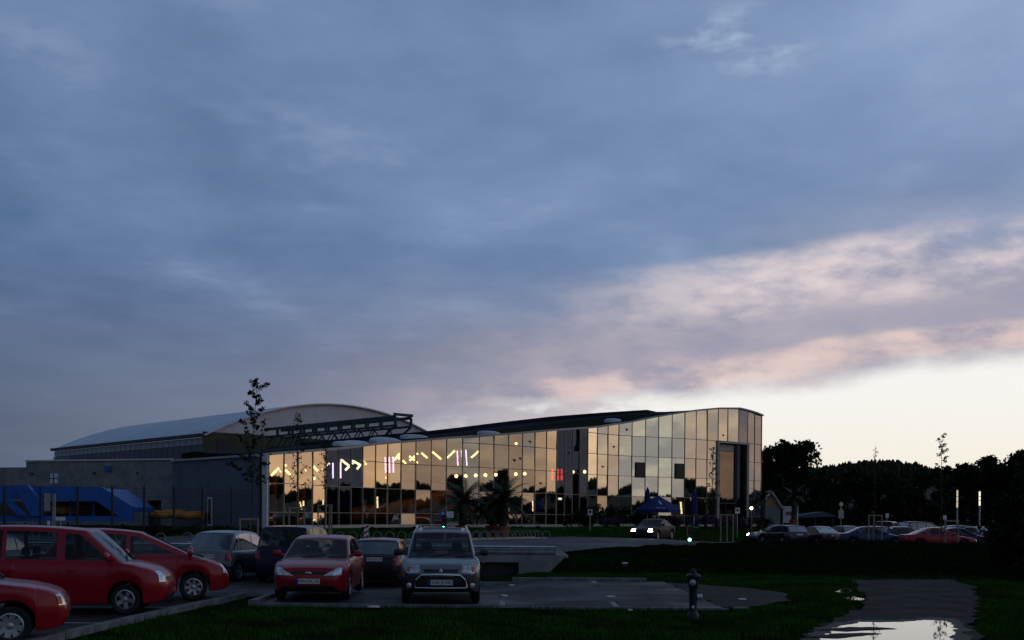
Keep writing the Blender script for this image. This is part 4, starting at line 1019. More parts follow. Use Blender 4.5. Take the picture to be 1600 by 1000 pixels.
SPEC = dict(
    hatch=dict(L=4.15, W=1.70, H=1.43, ax=(1.25, -1.36), wr=.30, top=[(-2.08, .60), (-2.04, .93), (-1.3, .965), (.9, .93), (1.35, .88), (1.75, .81), (1.98, .73), (2.08, .62)], A=(1.02, .915), B=(.12, 1.36), C=(-1.35, 1.37), D=(-1.98, .95), win=[(-1.72, -1.28), (-1.20, -.42), (-.34, .80)], bot=.20),
    mpv=dict(L=4.22, W=1.74, H=1.66, ax=(1.32, -1.30), wr=.33, top=[(-2.11, .65), (-2.08, 1.0), (-1.3, 1.03), (1.1, 1.02), (1.6, .96), (1.95, .86), (2.11, .70)], A=(1.42, .98), B=(.45, 1.57), C=(-1.45, 1.60), D=(-2.02, 1.0), win=[(-1.85, -1.30), (-1.22, -.38), (-.30, 1.20)], bot=.26),
    mini=dict(L=3.60, W=1.72, H=1.58, ax=(1.12, -1.28), wr=.30, top=[(-1.80, .62), (-1.77, .98), (-1.0, 1.0), (.9, 1.0), (1.35, .92), (1.65, .81), (1.80, .65)], A=(1.25, .96), B=(.32, 1.50), C=(-1.25, 1.51), D=(-1.70, .97), win=[(-1.55, -1.10), (-1.02, -.25), (-.17, 1.05)], bot=.22),
    verso=dict(L=3.86, W=1.69, H=1.70, ax=(1.16, -1.30), wr=.29, top=[(-1.93, .62), (-1.90, 1.02), (-1.0, 1.04), (.9, 1.02), (1.30, .96), (1.65, .86), (1.85, .74), (1.93, .60)], A=(1.12, .98), B=(.36, 1.60), C=(-1.60, 1.665), D=(-1.86, 1.02), win=[(-1.74, -1.22), (-1.14, -.18), (-.02, 1.00)], bot=.20),
    redmpv=dict(L=4.0, W=1.70, H=1.60, ax=(1.22, -1.28), wr=.30, top=[(-2.0, .62), (-1.96, 1.0), (-1.0, 1.02), (1.0, 1.0), (1.5, .91), (1.85, .76), (2.0, .58)], A=(1.45, .90), B=(.10, 1.50), C=(-1.5, 1.55), D=(-1.92, 1.0), win=[(-1.7, -1.12), (-1.04, -.20), (-.12, 1.18)], bot=.20),
    van=dict(L=4.6, W=1.86, H=1.78, ax=(1.42, -1.40), wr=.33, top=[(-2.30, .68), (-2.27, 1.06), (-1.4, 1.08), (1.1, 1.06), (1.7, .96), (2.1, .80), (2.30, .60)], A=(1.50, 1.0), B=(.45, 1.66), C=(-1.85, 1.72), D=(-2.22, 1.06), win=[(-2.05, -1.25), (-1.16, -.30), (-.21, 1.15)], bot=.22),
    sedan=dict(L=4.5, W=1.72, H=1.40, ax=(1.36, -1.34), wr=.31, top=[(-2.25, .60), (-2.21, .93), (-1.7, .97), (-1.3, .965), (.9, .92), (1.5, .85), (1.95, .77), (2.15, .69), (2.25, .58)], A=(1.02, .905), B=(.22, 1.34), C=(-.80, 1.34), D=(-1.72, .965), win=[(-1.40, -1.0), (-.93, -.16), (-.08, .78)], bot=.20),
    polo=dict(L=3.75, W=1.66, H=1.42, ax=(1.12, -1.28), wr=.29, top=[(-1.87, .60), (-1.84, .93), (-1.0, .95), (.85, .92), (1.35, .86), (1.65, .79), (1.80, .71), (1.87, .60)], A=(.95, .905), B=(.12, 1.35), C=(-1.3, 1.36), D=(-1.78, .95), win=[(-1.55, -1.05), (-.97, -.12), (-.04, .72)], bot=.20),
    estate=dict(L=4.5, W=1.72, H=1.43, ax=(1.36, -1.32), wr=.31, top=[(-2.25, .60), (-2.21, .93), (-1.5, .96), (.9, .92), (1.5, .85), (1.95, .77), (2.15, .69), (2.25, .58)], A=(1.02, .905), B=(.22, 1.36), C=(-1.75, 1.38), D=(-2.12, .955), win=[(-1.90, -1.12), (-1.04, -.16), (-.08, .78)], bot=.20))
CARM = {}
def geom(kind):
    """body and glass meshes of one kind of car, nose towards +x"""
    if kind in CARM: return CARM[kind]
    s = SPEC[kind]; L2, W2, H = s['L'] / 2, s['W'] / 2, s['H']; wr, bot = s['wr'], s['bot']; ra = wr + .055
    xs = set(np.linspace(-L2, L2, 44))
    for ax in s['ax']:
        for k in range(13): xs.add(ax - ra * math.cos(math.pi * k / 12))
        xs |= {ax - ra - .004, ax + ra + .004}
    xs |= {sg_ * (L2 - d_) for sg_ in (1, -1) for d_ in (.012, .03, .055, .09, .13)}
    xs = sorted(xs)
    def wid(x):
        f = max(0, (abs(x) - (L2 - .62)) / .62); k = .26 if x > 0 else .14
        e = max(0, 1 - (L2 - abs(x)) / .13); return W2 * (1 - k * f ** 2.6) * (1 - .09 * e * e)
    def zb(x):
        for ax in s['ax']:
            if abs(x - ax) <= ra: return wr + math.sqrt(max(0, ra * ra - (x - ax) ** 2)) * .97 + .01 if abs(x - ax) < ra - .002 else bot
        e = L2 - abs(x); return bot + .09 * max(0, 1 - e / .13) ** 2 + (.05 if e < .35 else 0) * (1 - e / .35)
    def zt(x):
        e = max(0, 1 - (L2 - abs(x)) / .13); return interp(s['top'], x) - .05 * e * e
    body = MB(); rings = []
    for x in xs:
        w, a, b = wid(x), zb(x), zt(x); h = b - a; low = .30 * h if a < .4 else .15 * h
        half = [(0, a), (w * .80, a), (w * .955, a + .02), (w * .985, a + low), (w, a + .55 * h), (w * .985, b - .22 * h), (w * .955, b - .09 * h), (w * .90, b - .02 * h), (w * .75, b + .006), (w * .4, b + .022), (0, b + .028)]
        ring = [(x, y, z) for y, z in half] + [(x, -y, z) for y, z in half[-2:0:-1]]
        rings.append(ring)
    n = len(rings[0]); vs = [p for r in rings for p in r]; fs = []
    for i in range(len(rings) - 1):
        for k in range(n): fs.append((i * n + k, i * n + (k + 1) % n, (i + 1) * n + (k + 1) % n, (i + 1) * n + k))
    fs.append(tuple(range(n))[::-1]); fs.append(tuple((len(rings) - 1) * n + k for k in range(n)))
    mis = []
    for f in fs:
        zc_ = sum(vs[i][2] for i in f) / len(f); ny = abs(sum(vs[i][1] for i in f) / len(f))
        und = all(abs(vs[i][1]) < wid(vs[i][0]) * .96 and vs[i][2] <= zb(vs[i][0]) + .025 for i in f)
        xc = abs(sum(vs[i][0] for i in f) / len(f))
        clad = zc_ < s.get('clad', 0) or (s.get('clad') and xc > L2 - .35 and zc_ < .62)
        mis.append(1 if und or clad else 0)
    body.v, body.f, body.mi = vs, fs, mis
    # greenhouse shell
    A, B, C, D = s['A'], s['B'], s['C'], s['D']; wbelt, wroof = .905, .735
    def rt(x):
        if x >= B[0]: return B[1] + (A[1] - .03 - B[1]) * (x - B[0]) / (A[0] - B[0])
        if x <= C[0]: return C[1] + (D[1] - .03 - C[1]) * (x - C[0]) / (D[0] - C[0])
        k = (x - C[0]) / (B[0] - C[0]); return C[1] + (B[1] - C[1]) * k + (H - max(B[1], C[1])) * 4 * k * (1 - k)
    def zbl(x): return zt(x) - .02
    def yat(x, z):
        w = min(wid(x), W2); k = min(1, max(0, (z - 0.95) / (H - 0.95))); return w * wbelt * (1 - k) + W2 * wroof * k
    fr = [.06 + .86 * j / 6 for j in range(7)]
    gh_x = set([D[0], C[0], B[0], A[0]]) | {A[0] + (B[0] - A[0]) * f for f in fr} | {D[0] + (C[0] - D[0]) * f for f in (.10, .30, .5, .7, .88)}
    for w0, w1 in s['win']: gh_x |= set(np.linspace(w0, w1, 10))
    gh_x |= set(np.linspace(C[0], B[0], 8)); gh_x = sorted(gh_x)
    gh_x = [x for i, x in enumerate(gh_x) if i == 0 or x - gh_x[i - 1] > .003]
    def wzl(x): return zbl(x) + .045
    def wzu(x): return min(rt(x - .09), rt(x + .09), rt(x)) - .075
    gr_ = []
    for x in gh_x:
        z1, z0 = rt(x), zbl(x) - .02
        z1 = max(z1, z0 + .02); hh = z1 - z0
        za_, zc_ = wzl(x), wzu(x)
        if zc_ < za_ + .02 or zc_ > z1 - .03: za_, zc_ = z0 + hh * .3, z0 + hh * .6
        zd = max(zc_ + .01, z1 - .045) if hh > .12 else z0 + hh * .8
        zs_ = [za_, (za_ + zc_) / 2, zc_, zd]; y2 = yat(x, z1)
        half = [(yat(x, z0), z0)] + [(yat(x, q_), q_) for q_ in zs_] + [(y2 - .025, z1 - min(.010, .1 * hh)), (y2 - .06, z1 + .004), (y2 * .5, z1 + .020), (0, z1 + .028)]
        gr_.append([(x, y, z) for y, z in half] + [(x, -y, z) for y, z in half[-2::-1]])
    m = len(gr_[0]); gv = [p for r in gr_ for p in r]; gf = []; gall = []
    def in_win(x):
        return any(w0 - .004 <= x <= w1 + .004 for w0, w1 in s['win'])
    for i in range(len(gr_) - 1):
        xa, xb = gh_x[i], gh_x[i + 1]; xm_ = (xa + xb) / 2
        ws_ = A[0] + (B[0] - A[0]) * .925 <= xm_ <= A[0] + (B[0] - A[0]) * .055 and xm_ > B[0]
        rw_ = D[0] + (C[0] - D[0]) * .095 <= xm_ <= D[0] + (C[0] - D[0]) * .885
        sw_ = in_win(xa) and in_win(xb) and in_win(xm_) and min(wzu(xa) - wzl(xa), wzu(xb) - wzl(xb)) > .03
        for k in range(m - 1):
            f = (i * m + k, i * m + k + 1, (i + 1) * m + k + 1, (i + 1) * m + k); gall.append(f)
            kk = min(k, m - 2 - k)
            if sw_ and kk in (1, 2): continue
            if (ws_ or rw_) and kk >= 6: continue
            gf.append(f)
    ob = len(body.v); nb_ = len(body.f)
    for i, f in enumerate(body.f):      # dark parcel-shelf level inside the cabin
        xc = sum(vs[k][0] for k in f) / len(f); yc = sum(abs(vs[k][1]) for k in f) / len(f); zc_ = sum(vs[k][2] for k in f) / len(f)
        if D[0] + .08 < xc < A[0] - .10 and yc < wid(xc) * .86 and zc_ > .8: body.mi[i] = 1
    body_all = [tuple(i + ob for i in f) for f in gall]
    body.add(gv, gf, 0)
    full = BVHTree.FromPolygons([Vector(v_) for v_ in body.v], fs + body_all)
    lowb = BVHTree.FromPolygons([Vector(v_) for v_ in vs], fs)
    glass = {}
    # windscreen / rear window patches
    def screen(x0, x1, inset, nm, f0=.05, f1=.93):
        mb = MB(); nu, nv = 8, 6; g = []
        for j in range(nv + 1):
            f = f0 + (f1 - f0) * j / nv; x = x0 + (x1 - x0) * f; z1 = rt(x)
            hw_ = yat(x, z1) - inset
            for i in range(nu + 1):
                y = hw_ * (2 * i / nu - 1); sgn = 1 if x1 < x0 else -1
                org = Vector((x + sgn * 1.5, y, z1 + .9)); h_ = full.ray_cast(org, Vector((-sgn * 1.5, 0, -.9 + .015)).normalized())
                p = h_[0] if h_[0] else Vector((x, y, z1 + .03)); g.append(p + h_[1].normalized() * .006 * (1 if not h_[1] or h_[1].z > 0 or h_[1].x * sgn > 0 else -1) if h_[0] else p)
        fs_ = []
        for j in range(nv):
            for i in range(nu): fs_.append((j * (nu + 1) + i, j * (nu + 1) + i + 1, (j + 1) * (nu + 1) + i + 1, (j + 1) * (nu + 1) + i))
        mb.add(g, fs_); return mb.mesh(nm, CARGLASS, True)
    glass['windscreen'] = screen(A[0], B[0], .045, 'windscreen', .045, .935)
    glass['rear_window'] = screen(D[0], C[0], .045, 'rear_window', .085, .895)
    sides = []
    for (x0, x1) in s['win']:
        for sg in (1, -1):
            mb = MB(); N_x = 12; g = []; rows = 4
            for i in range(N_x + 1):
                x = x0 + (x1 - x0) * i / N_x; zl = wzl(x) - .006; zu = max(wzu(x) + .006, zl + .004)
                for j in range(rows + 1):
                    z = zl + (zu - zl) * j / rows; h_ = full.ray_cast(Vector((x, sg * 3, z)), Vector((0, -sg, 0)))
                    y = h_[0].y if h_[0] else sg * yat(x, z); g.append((x, y + sg * .006, z))
            fs_ = []
            for i in range(N_x):
                for j in range(rows): fs_.append((i * (rows + 1) + j, i * (rows + 1) + j + 1, (i + 1) * (rows + 1) + j + 1, (i + 1) * (rows + 1) + j))
            mb.add(g, fs_); sides.append(mb.mesh('side_window', CARGLASS, True))
    glass['sides'] = sides
    CARM[kind] = dict(body=body, full=full, low=lowb, glass=glass, spec=s, rt=rt, zt=zt, wid=wid)
    return CARM[kind]
def patch_on(bvh, corners, d, nu=6, nv=4, off=.008, thick=0):
    """surface patch: corners a,b,c,d (start points), cast along d"""
    a, b, c, e = [Vector(q) for q in corners]; d = Vector(d).normalized(); g = []
    for j in range(nv + 1):
        for i in range(nu + 1):
            p = a.lerp(b, i / nu).lerp(e.lerp(c, i / nu), j / nv); h = bvh.ray_cast(p, d)
            if h[0] is None:
                h = bvh.find_nearest(p + d * 2)
            nrm = h[1] if h[1].dot(d) < 0 else -h[1]
            g.append(h[0] + nrm * off)
    fs = []
    for j in range(nv):
        for i in range(nu): fs.append((j * (nu + 1) + i, j * (nu + 1) + i + 1, (j + 1) * (nu + 1) + i + 1, (j + 1) * (nu + 1) + i))
    mb = MB(); mb.add(g, fs); return mb
def text_mesh(s_, size, m):
    cu = bpy.data.curves.new('t', 'FONT'); cu.body = s_; cu.size = size; cu.align_x = 'CENTER'; cu.align_y = 'CENTER'
    o = bpy.data.objects.new('t', cu); COL.objects.link(o); bpy.context.view_layer.update()
    me = bpy.data.meshes.new_from_object(o.evaluated_get(bpy.context.evaluated_depsgraph_get())); bpy.data.objects.remove(o); bpy.data.curves.remove(cu)
    me.materials.clear(); me.materials.append(m); return me
def paint(name, c, metal=0.0, rough=.32): return mat('paint_' + name, c, rough, metal, coat=.35, spec=.30, var=.04, scale=1.5)
HEADL = mat('headlamp_glass', (0.66, 0.69, 0.73), 0.12, metal=.55, var=.3, scale=14)
TAILL = mat('tail_lamp', (0.22, 0.008, 0.010), 0.15, coat=.8)
AMBER = mat('amber_lamp', (0.55, 0.13, 0.01), .2)
PLATE = mat('number_plate', (0.66, 0.66, 0.62), .45)
PLBLUE = mat('plate_blue', (0.01, 0.03, 0.30), .45)
INK = mat('plate_ink', (0.01, 0.01, 0.01), .5)
HLON = emit('headlight_on', (1.0, 0.80, 0.52), 40.0)
def car(kind, label, px=None, D=None, xy=None, yaw=0.0, col=None, z=None, clad=0.0, detail=2, style='star', lights='round', plate=None, head_on=False, extra=(), group='parked cars', hl=None, tl=None, name='parked_car'):
    g = geom(kind); s = g['spec']; L2, W2 = s['L'] / 2, s['W'] / 2
    if xy is None: xy = ((px - 800) / F * D, D)
    if z is None: z = height(*xy) + .03 if xy[1] > 37 else .016 + lot(*xy)
    root = tag(empty(name, (xy[0], xy[1], z), yaw), label, 'car', group)
    B = g['body']; mb = MB(); mb.v, mb.f = B.v, B.f; mb.mi = list(B.mi)
    if clad:
        for i, f in enumerate(mb.f):
            zc_ = sum(mb.v[k][2] for k in f) / len(f); xc = abs(sum(mb.v[k][0] for k in f) / len(f))
            if zc_ < clad or (xc > L2 - .45 and zc_ < clad + .12): mb.mi[i] = 1
    body = mb.build('body', [col, BLACKP], root, smooth=True)
    for k in ('windscreen', 'rear_window'): link(k, g['glass'][k], root)
    for me in g['glass']['sides']: link('side_window', me, root)
    t, rm = wheel_meshes(s['wr'], .19, style)
    for ax in s['ax']:
        for sg in (1, -1):
            w = empty('wheel', (ax, sg * (W2 - .10), s['wr']), 0, root); w.rotation_euler = (0, rnd.uniform(0, 1), 0 if sg > 0 else math.pi)
            link('tyre', t, w); link('rim', rm, w)
    low, full = g['low'], g['full']
    if detail >= 1:      # seats seen through the glass
        xf = s['B'][0] - .35
        for xs_, zs_ in ((xf, 1.0), (xf - .85, .95)):
            for sg in (1, -1):
                st = MB(); st.box((0, 0, zs_ - .02), (.14, .44, .36), taper=.9); st.box((-.03, 0, zs_ + .25), (.10, .25, .15), taper=.85)
                st.build('seat', SEAT, root, (xs_, sg * .36, 0))
        ringp = [Vector((.05 * math.cos(t_ * .5236), .18 * math.sin(t_ * .5236), .18 * math.cos(t_ * .5236))) for t_ in range(13)]
        MB().tube(ringp, .016, 6, cap=False).build('steering_wheel', BLACKP, root, (xf + .62, .36, 1.0))
    zf = g['zt'](L2 - .25)
    # lamps
    hz0, hz1 = hl or (.60, .74); tz0, tz1 = tl or (.66, .92)
    for sg in (1, -1):
        if lights == 'sweep': cs_ = [(4, sg * .30, hz0 - .02), (4, sg * (W2 * .86), hz0), (4, sg * (W2 * .88), hz1 + .05), (4, sg * (W2 * .72), hz1 + .03)]
        elif lights == 'round': cs_ = [(4, sg * .42, hz0), (4, sg * (W2 * .86), hz0), (4, sg * (W2 * .84), hz1), (4, sg * .48, hz1)]
        else: cs_ = [(4, sg * .40, hz0), (4, sg * (W2 * .84), hz0), (4, sg * (W2 * .84), hz1), (4, sg * .40, hz1)]
        cs_ = [Vector((L2 + 2, c[1] + sg * .62, c[2])) for c in cs_]
        o = patch_on(low, cs_, (-2.1, -sg * .62, 0), 8, 5, .010).build('headlight', HLON if head_on is True or (head_on and sg < 0) else HEADL, root, smooth=True)
        if detail > 1 and not head_on and kind in ('polo', 'mpv'):
            c0 = [Vector((L2 + 2, sg * (W2 * q_) + sg * .62, z_)) for q_, z_ in ((.76, hz0 + .02), (.85, hz0 + .02), (.85, hz1 - .03), (.76, hz1 - .03))]
            patch_on(low, c0, (-2.1, -sg * .62, 0), 3, 3, .014).build('indicator', AMBER, o)
        ct = [(-4, sg * (W2 * .66), tz0), (-4, sg * (W2 * .93), tz0), (-4, sg * (W2 * .93), tz1), (-4, sg * (W2 * .70), tz1)]
        ct = [Vector((-L2 - 2, c[1] + sg * .4, c[2])) for c in ct]
        patch_on(full, ct, (2.05, -sg * .4, 0), 4, 5, .010).build('tail_light', TAILL, root, smooth=True)
        # mirror
        ms = MB().lathe([(.001, -.10), (.055, -.085), (.075, -.03), (.075, .04), (.05, .09), (.001, .10)], n=10, axis='y')
        xm = s['A'][0] - .30; zm = g['zt'](xm) + .10
        ms.v = [(x_ * .9, y_, z_ * 1.05) for x_, y_, z_ in ms.v]
        ms.bar((0, -sg * .10, -.03), (.02, -sg * .22, -.06), .05, .05)
        ms.build('mirror', BLACKP if clad else col, root, (xm, sg * (W2 * .93 + .16), zm), smooth=True)
    if detail >= 1:
        # grille and lower intake
        patch_on(low, [(4, -.36, hz0 + .01), (4, .36, hz0 + .01), (4, .38, hz0 + .075), (4, -.38, hz0 + .075)], (-1, 0, 0), 8, 2, .007).build('grille', BLACKP, root)
        patch_on(low, [(4, -.50, .28), (4, .50, .28), (4, .54, .37), (4, -.54, .37)], (-1, 0, 0), 8, 2, .007).build('air_intake', BLACKP, root)
        # bumper strips
        for d_, nm in ((1, 'bumper'), (-1, 'bumper')):
            patch_on(low, [(d_ * 4, -W2 * .86, .485), (d_ * 4, W2 * .86, .485), (d_ * 4, W2 * .86, .50), (d_ * 4, -W2 * .86, .50)], (-d_, 0, 0), 12, 1, .006).build(nm, BLACKP, root)
        # door seams
        for xsm in [w_[1] + .05 for w_ in s['win'][1:]] + [s['win'][1][0] - .02]:
            for sg in (1, -1):
                patch_on(low, [(xsm - .006, sg * 3, .30), (xsm + .006, sg * 3, .30), (xsm + .006, sg * 3, g['zt'](xsm) - .05), (xsm - .006, sg * 3, g['zt'](xsm) - .05)], (0, -sg, 0), 1, 6, .003).build('door_seam', BLACKP, root)
        for xh in [w_[0] + .14 for w_ in s['win'][1:]]:
            for sg in (1, -1):
                h_ = low.ray_cast(Vector((xh, sg * 3, .84)), Vector((0, -sg, 0)))
                if h_[0]: MB().box(h_[0] + Vector((0, sg * .012, 0)), (.16, .035, .028)).build('door_handle', col if not clad else BLACKP, root)
        for y_ in (-.3, .28):   # wipers
            p0 = full.ray_cast(Vector((s['A'][0] - .03, y_, 3)), Vector((0, 0, -1)))[0]; p1 = full.ray_cast(Vector((s['A'][0] - .16, y_ + .52 if y_ < 0 else y_ + .42, 3)), Vector((0, 0, -1)))[0]
            if p0 and p1: MB().bar(p0 + Vector((.01, 0, .025)), p1 + Vector((.01, 0, .025)), .018, .015).build('wiper', BLACKP, root)
    if plate is not None:
        fr, txt = plate
        d_ = 1 if fr else -1
        zp = .47 if fr else .80
        if len(plate) if False else False: pass
        zp = PLZ.get(label, zp)
        h_ = low.ray_cast(Vector((d_ * 4, 0, zp)), Vector((-d_, 0, 0))); xp = h_[0].x + d_ * .015
        for y_ in (-.24, .24):
            hh_ = low.ray_cast(Vector((d_ * 4, y_, zp)), Vector((-d_, 0, 0)));
            if hh_[0] is not None and False: pass
        po = MB().box((0, 0, 0), (.02, .52, .115)).build('number_plate', PLATE, root, (xp, 0, zp))
        MB().box((d_ * .011, -d_ * .237, 0), (.004, .044, .113)).build('plate_band', PLBLUE, po)
        if txt:
            o = link('plate_text', text_mesh(txt, .105, INK), po); o.location = (d_ * .0135, d_ * .02, -.002); o.rotation_euler = (R(90), 0, R(90) * d_); o.scale = (.86 if len(txt) > 8 else .95, 1, 1)
    return root
PLZ = {}
RED = paint('red', (0.33, 0.005, 0.017)); RED2 = paint('red_bright', (0.33, 0.006, 0.014)); DRED = paint('dark_red', (0.06, 0.006, 0.014))
SILV = paint('silver', (0.23, 0.24, 0.27), .6); GREYM = paint('grey_metallic', (0.20, 0.22, 0.23), .5); NAVY = paint('navy', (0.008, 0.010, 0.030)); BLK = paint('black', (0.008, 0.008, 0.010))
BLUE = paint('blue', (0.020, 0.035, 0.10), .3); DKGR = paint('dark_green', (0.010, 0.016, 0.016)); LBLUE = paint('light_blue_grey', (0.10, 0.13, 0.18), .4); PLUM = paint('plum', (0.030, 0.016, 0.045), .2)

l1 = 'red hatchback cut by the left edge, only its nose in view'
c1 = car('polo', l1, xy=(-8.66, 15.73), yaw=R(20), col=RED2, lights='box', style='eight', hl=(.57, .73))
l2 = 'tall red people carrier with three side windows, nearest of the row'
c2 = car('verso', l2, xy=(-8.62, 20.75), yaw=R(9), col=RED, style='five', lights='round', hl=(.62, .82))
c2.scale = (.95, 1, 1)
l3 = 'red car with sloping bonnet parked behind the tall red one'
c3 = car('redmpv', l3, xy=(-8.52, 23.9), yaw=R(17), col=RED2, style='star', lights='round', hl=(.60, .78))
l4 = 'silver compact car seen from behind at the left of the second row'; PLZ[l4] = .80
car('mini', l4, px=366, D=34.6, yaw=R(78), col=SILV, style='five', clad=.42, plate=(False, 'MOD ST 619'), tl=(.66, .98))
l5 = 'large dark van behind the red hatchback'
car('van', l5, px=470, D=34.6, yaw=R(86), col=NAVY, plate=None, tl=(.75, 1.0))
l6 = 'red hatchback facing the camera beside the silver people carrier'; PLZ[l6] = .46
c6 = car('hatch', l6, xy=(-4.60, 25.45), yaw=R(-88), col=RED, style='five', lights='sweep', plate=(True, 'MN\u00b7DK 35'), hl=(.60, .71))
l7 = 'small black hatchback seen from behind between the two front cars'; PLZ[l7] = .83
car('polo', l7, px=600, D=32.8, yaw=R(88), col=BLK, plate=(False, 'MN AY 18'), tl=(.66, .92))
l8 = 'silver-grey people carrier with chrome bull bar facing the camera'; PLZ[l8] = .50
c8 = car('mpv', l8, xy=(-1.66, 24.85), yaw=R(-86.5), col=GREYM, style='five', lights='round', clad=.56, plate=(True, 'OAL\u00b7JS 690'), hl=(.70, .86))
# chrome bar, fog lights, roof rails and emblem of the silver people carrier
CHR = mat('chrome', (0.62, 0.63, 0.64), .18, metal=.95)
s8 = SPEC['mpv']; xn = s8['L'] / 2
MB().tube([(xn + .04, -.56, .40), (xn + .09, -.52, .56), (xn + .09, -.42, .655), (xn + .09, 0, .665), (xn + .09, .42, .655), (xn + .09, .52, .56), (xn + .04, .56, .40)], .028, 8).build('bull_bar', CHR, c8, smooth=True)
MB().tube([(xn + .08, -.55, .385), (xn + .10, 0, .38), (xn + .08, .55, .385)], .02, 8).build('lower_bar', CHR, c8, smooth=True)
for sg in (1, -1):
    MB().lathe([(.001, .03), (.055, .025), (.065, 0), (.06, -.05)], n=14, axis='x').build('fog_light', HEADL, c8, (xn - .06, sg * .68, .43), smooth=True)
    MB().tube([(-1.3, sg * .58, 1.62), (-1.2, sg * .58, 1.69), (.2, sg * .58, 1.69), (.35, sg * .58, 1.62)], .018, 6).build('roof_rail', CHR, c8, smooth=True)
MB().box((-.35, 0, 1.705), (.75, .95, .012)).build('sunroof', CARGLASS, c8)
def emblem(c, par, w, h, m):
    MB().add([(0, -w, 0), (.0, 0, -h), (0, w, 0), (0, 0, h), (.015, -w * .5, 0), (.015, 0, -h * .55), (.015, w * .5, 0), (.015, 0, h * .55)], ((0, 1, 5, 4), (1, 2, 6, 5), (2, 3, 7, 6), (3, 0, 4, 7), (4, 5, 6, 7))).build('emblem', m, par, c)
emblem((xn - .015, 0, .735), c8, .045, .065, CHR)
em = MB().lathe([(.001, .012), (.05, .010), (.06, 0)], n=16, axis='x'); em.v = [(a, b * 1.25, c * .55) for a, b, c in em.v]
em.build('emblem', CHR, c6, (SPEC['hatch']['L'] / 2 - .005, 0, .64), smooth=True)
MB().tube([(-.9, 0, 1.43), (-1.1, 0, 1.75)], .006, 5).build('aerial', BLACKP, c6)
MB().tube([(.2, 0, 1.64), (.0, 0, 1.9)], .006, 5).build('aerial', BLACKP, c8)
# street and right-hand parking
car('sedan', 'dark saloon with headlights on driving towards the camera', xy=((1021 - 800) / F * 70, 70), yaw=R(-118), col=mat('dull_dark_paint', (.010, .009, .013), .45, spec=.2), head_on=True, lights='round', hl=(.58, .74), group='moving cars', name='moving_car')
car('sedan', 'pale blue saloon with one headlight glowing left of the parked row', xy=((1212 - 800) / F * 82, 82), yaw=R(-160), col=LBLUE, head_on='one', detail=0, group='moving cars', name='moving_car')
car('estate', 'dark estate seen from behind at the left end of the right-hand row', xy=((1223 - 800) / F * 74, 74), yaw=R(106), col=DKGR, detail=1, plate=(False, None))
car('sedan', 'dark red saloon seen from behind beside the dark estate', xy=((1277 - 800) / F * 74, 74), yaw=R(104), col=DRED, detail=1, plate=(False, None))
car('polo', 'dark small car between the dark red and dark blue saloons', xy=((1316 - 800) / F * 79, 79), yaw=R(100), col=BLK, detail=1)
car('sedan', 'dark blue saloon seen side-on with its nose to the right', xy=((1361 - 800) / F * 69.5, 69.5), yaw=R(-4), col=BLUE, detail=1)
car('sedan', 'red saloon seen side-on behind the wooden tree stakes', xy=((1465 - 800) / F * 66.5, 66.5), yaw=R(-3), col=RED2, detail=1)
car('estate', 'grey-blue estate behind the dark blue saloon', xy=((1362 - 800) / F * 78, 78), yaw=R(92), col=NAVY, detail=0)
car('van', 'dark van with curved roof behind the blue saloon', xy=((1387 - 800) / F * 86, 86), yaw=R(60), col=NAVY, detail=0)
car('estate', 'black estate directly left of the red saloon', xy=((1403 - 800) / F * 76, 76), yaw=R(80), col=BLK, detail=0)
car('van', 'dark brown van behind the red saloon', xy=((1441 - 800) / F * 86, 86), yaw=R(20), col=DRED, detail=0)
car('sedan', 'light grey saloon roof just behind the red saloon', xy=((1476 - 800) / F * 76, 76), yaw=R(-8), col=LBLUE, detail=0)
car('sedan', 'plum saloon right of the red one', xy=((1500 - 800) / F * 71, 71), yaw=R(-14), col=PLUM, detail=0)
car('hatch', 'blue hatchback near the right end of the row', xy=((1522 - 800) / F * 79, 79), yaw=R(95), col=BLUE, detail=0)
car('sedan', 'pale saloon at the right end half behind the bush', xy=((1545 - 800) / F * 80, 80), yaw=R(-30), col=LBLUE, detail=0)
car('estate', 'silver car far back right of the lamp column', xy=((1508 - 800) / F * 92, 92), yaw=R(10), col=SILV, detail=0)
car('polo', 'dark car cut by the left edge behind the tall red people carrier', xy=(-16.2, 33.0), yaw=R(84), col=LBLUE, detail=1)

# ------------------------------------------------------------------ fire hydrant
HYD = mat('hydrant_paint', (0.008, 0.014, 0.020), .5, spec=.3, coat=.1, var=.2, scale=7)
p = G(1084, 966); p.z = -.02
hy = tag(empty('fire_hydrant', p), 'dark pillar fire hydrant with wide cap on the grass', 'hydrant')
MB().lathe([(.11, 0), (.11, .10), (.085, .13), (.078, .18), (.078, .56), (.085, .62), (.10, .70), (.125, .80)], n=22, cap=True).build('column', HYD, hy, smooth=True)
MB().lathe([(.125, .80), (.135, .815), (.145, .84), (.135, .862), (.10, .885), (.065, .90), (.055, .93), (.06, .945), (.05, .96), (.028, .965), (.026, .995), (.001, 1.0)], n=22).build('cap', HYD, hy, smooth=True)
nz = MB().lathe([(.052, 0), (.052, .05), (.062, .055), (.062, .085), (.03, .095), (.001, .097)], n=16, axis='y'); nz.v = [(a, -b, c) for a, b, c in nz.v]; nz.build('outlet', GALV, hy, (-.035, -.075, .725), smooth=True)
nz = MB().lathe([(.05, 0), (.05, .06), (.06, .065), (.06, .10), (.001, .11)], n=16, axis='x'); nz.build('outlet', mat('outlet_cap', (.55, .60, .62), .35, metal=.5), hy, (.07, -.02, .44), smooth=True)
MB().tube([(.14, -.02, .44), (.175, -.02, .38), (.16, -.02, .34)], .008, 5).build('chain', GALV, hy)
MB().box((-.01, -.082, .25), (.045, .012, .05)).build('label_plate', WHITE, hy)

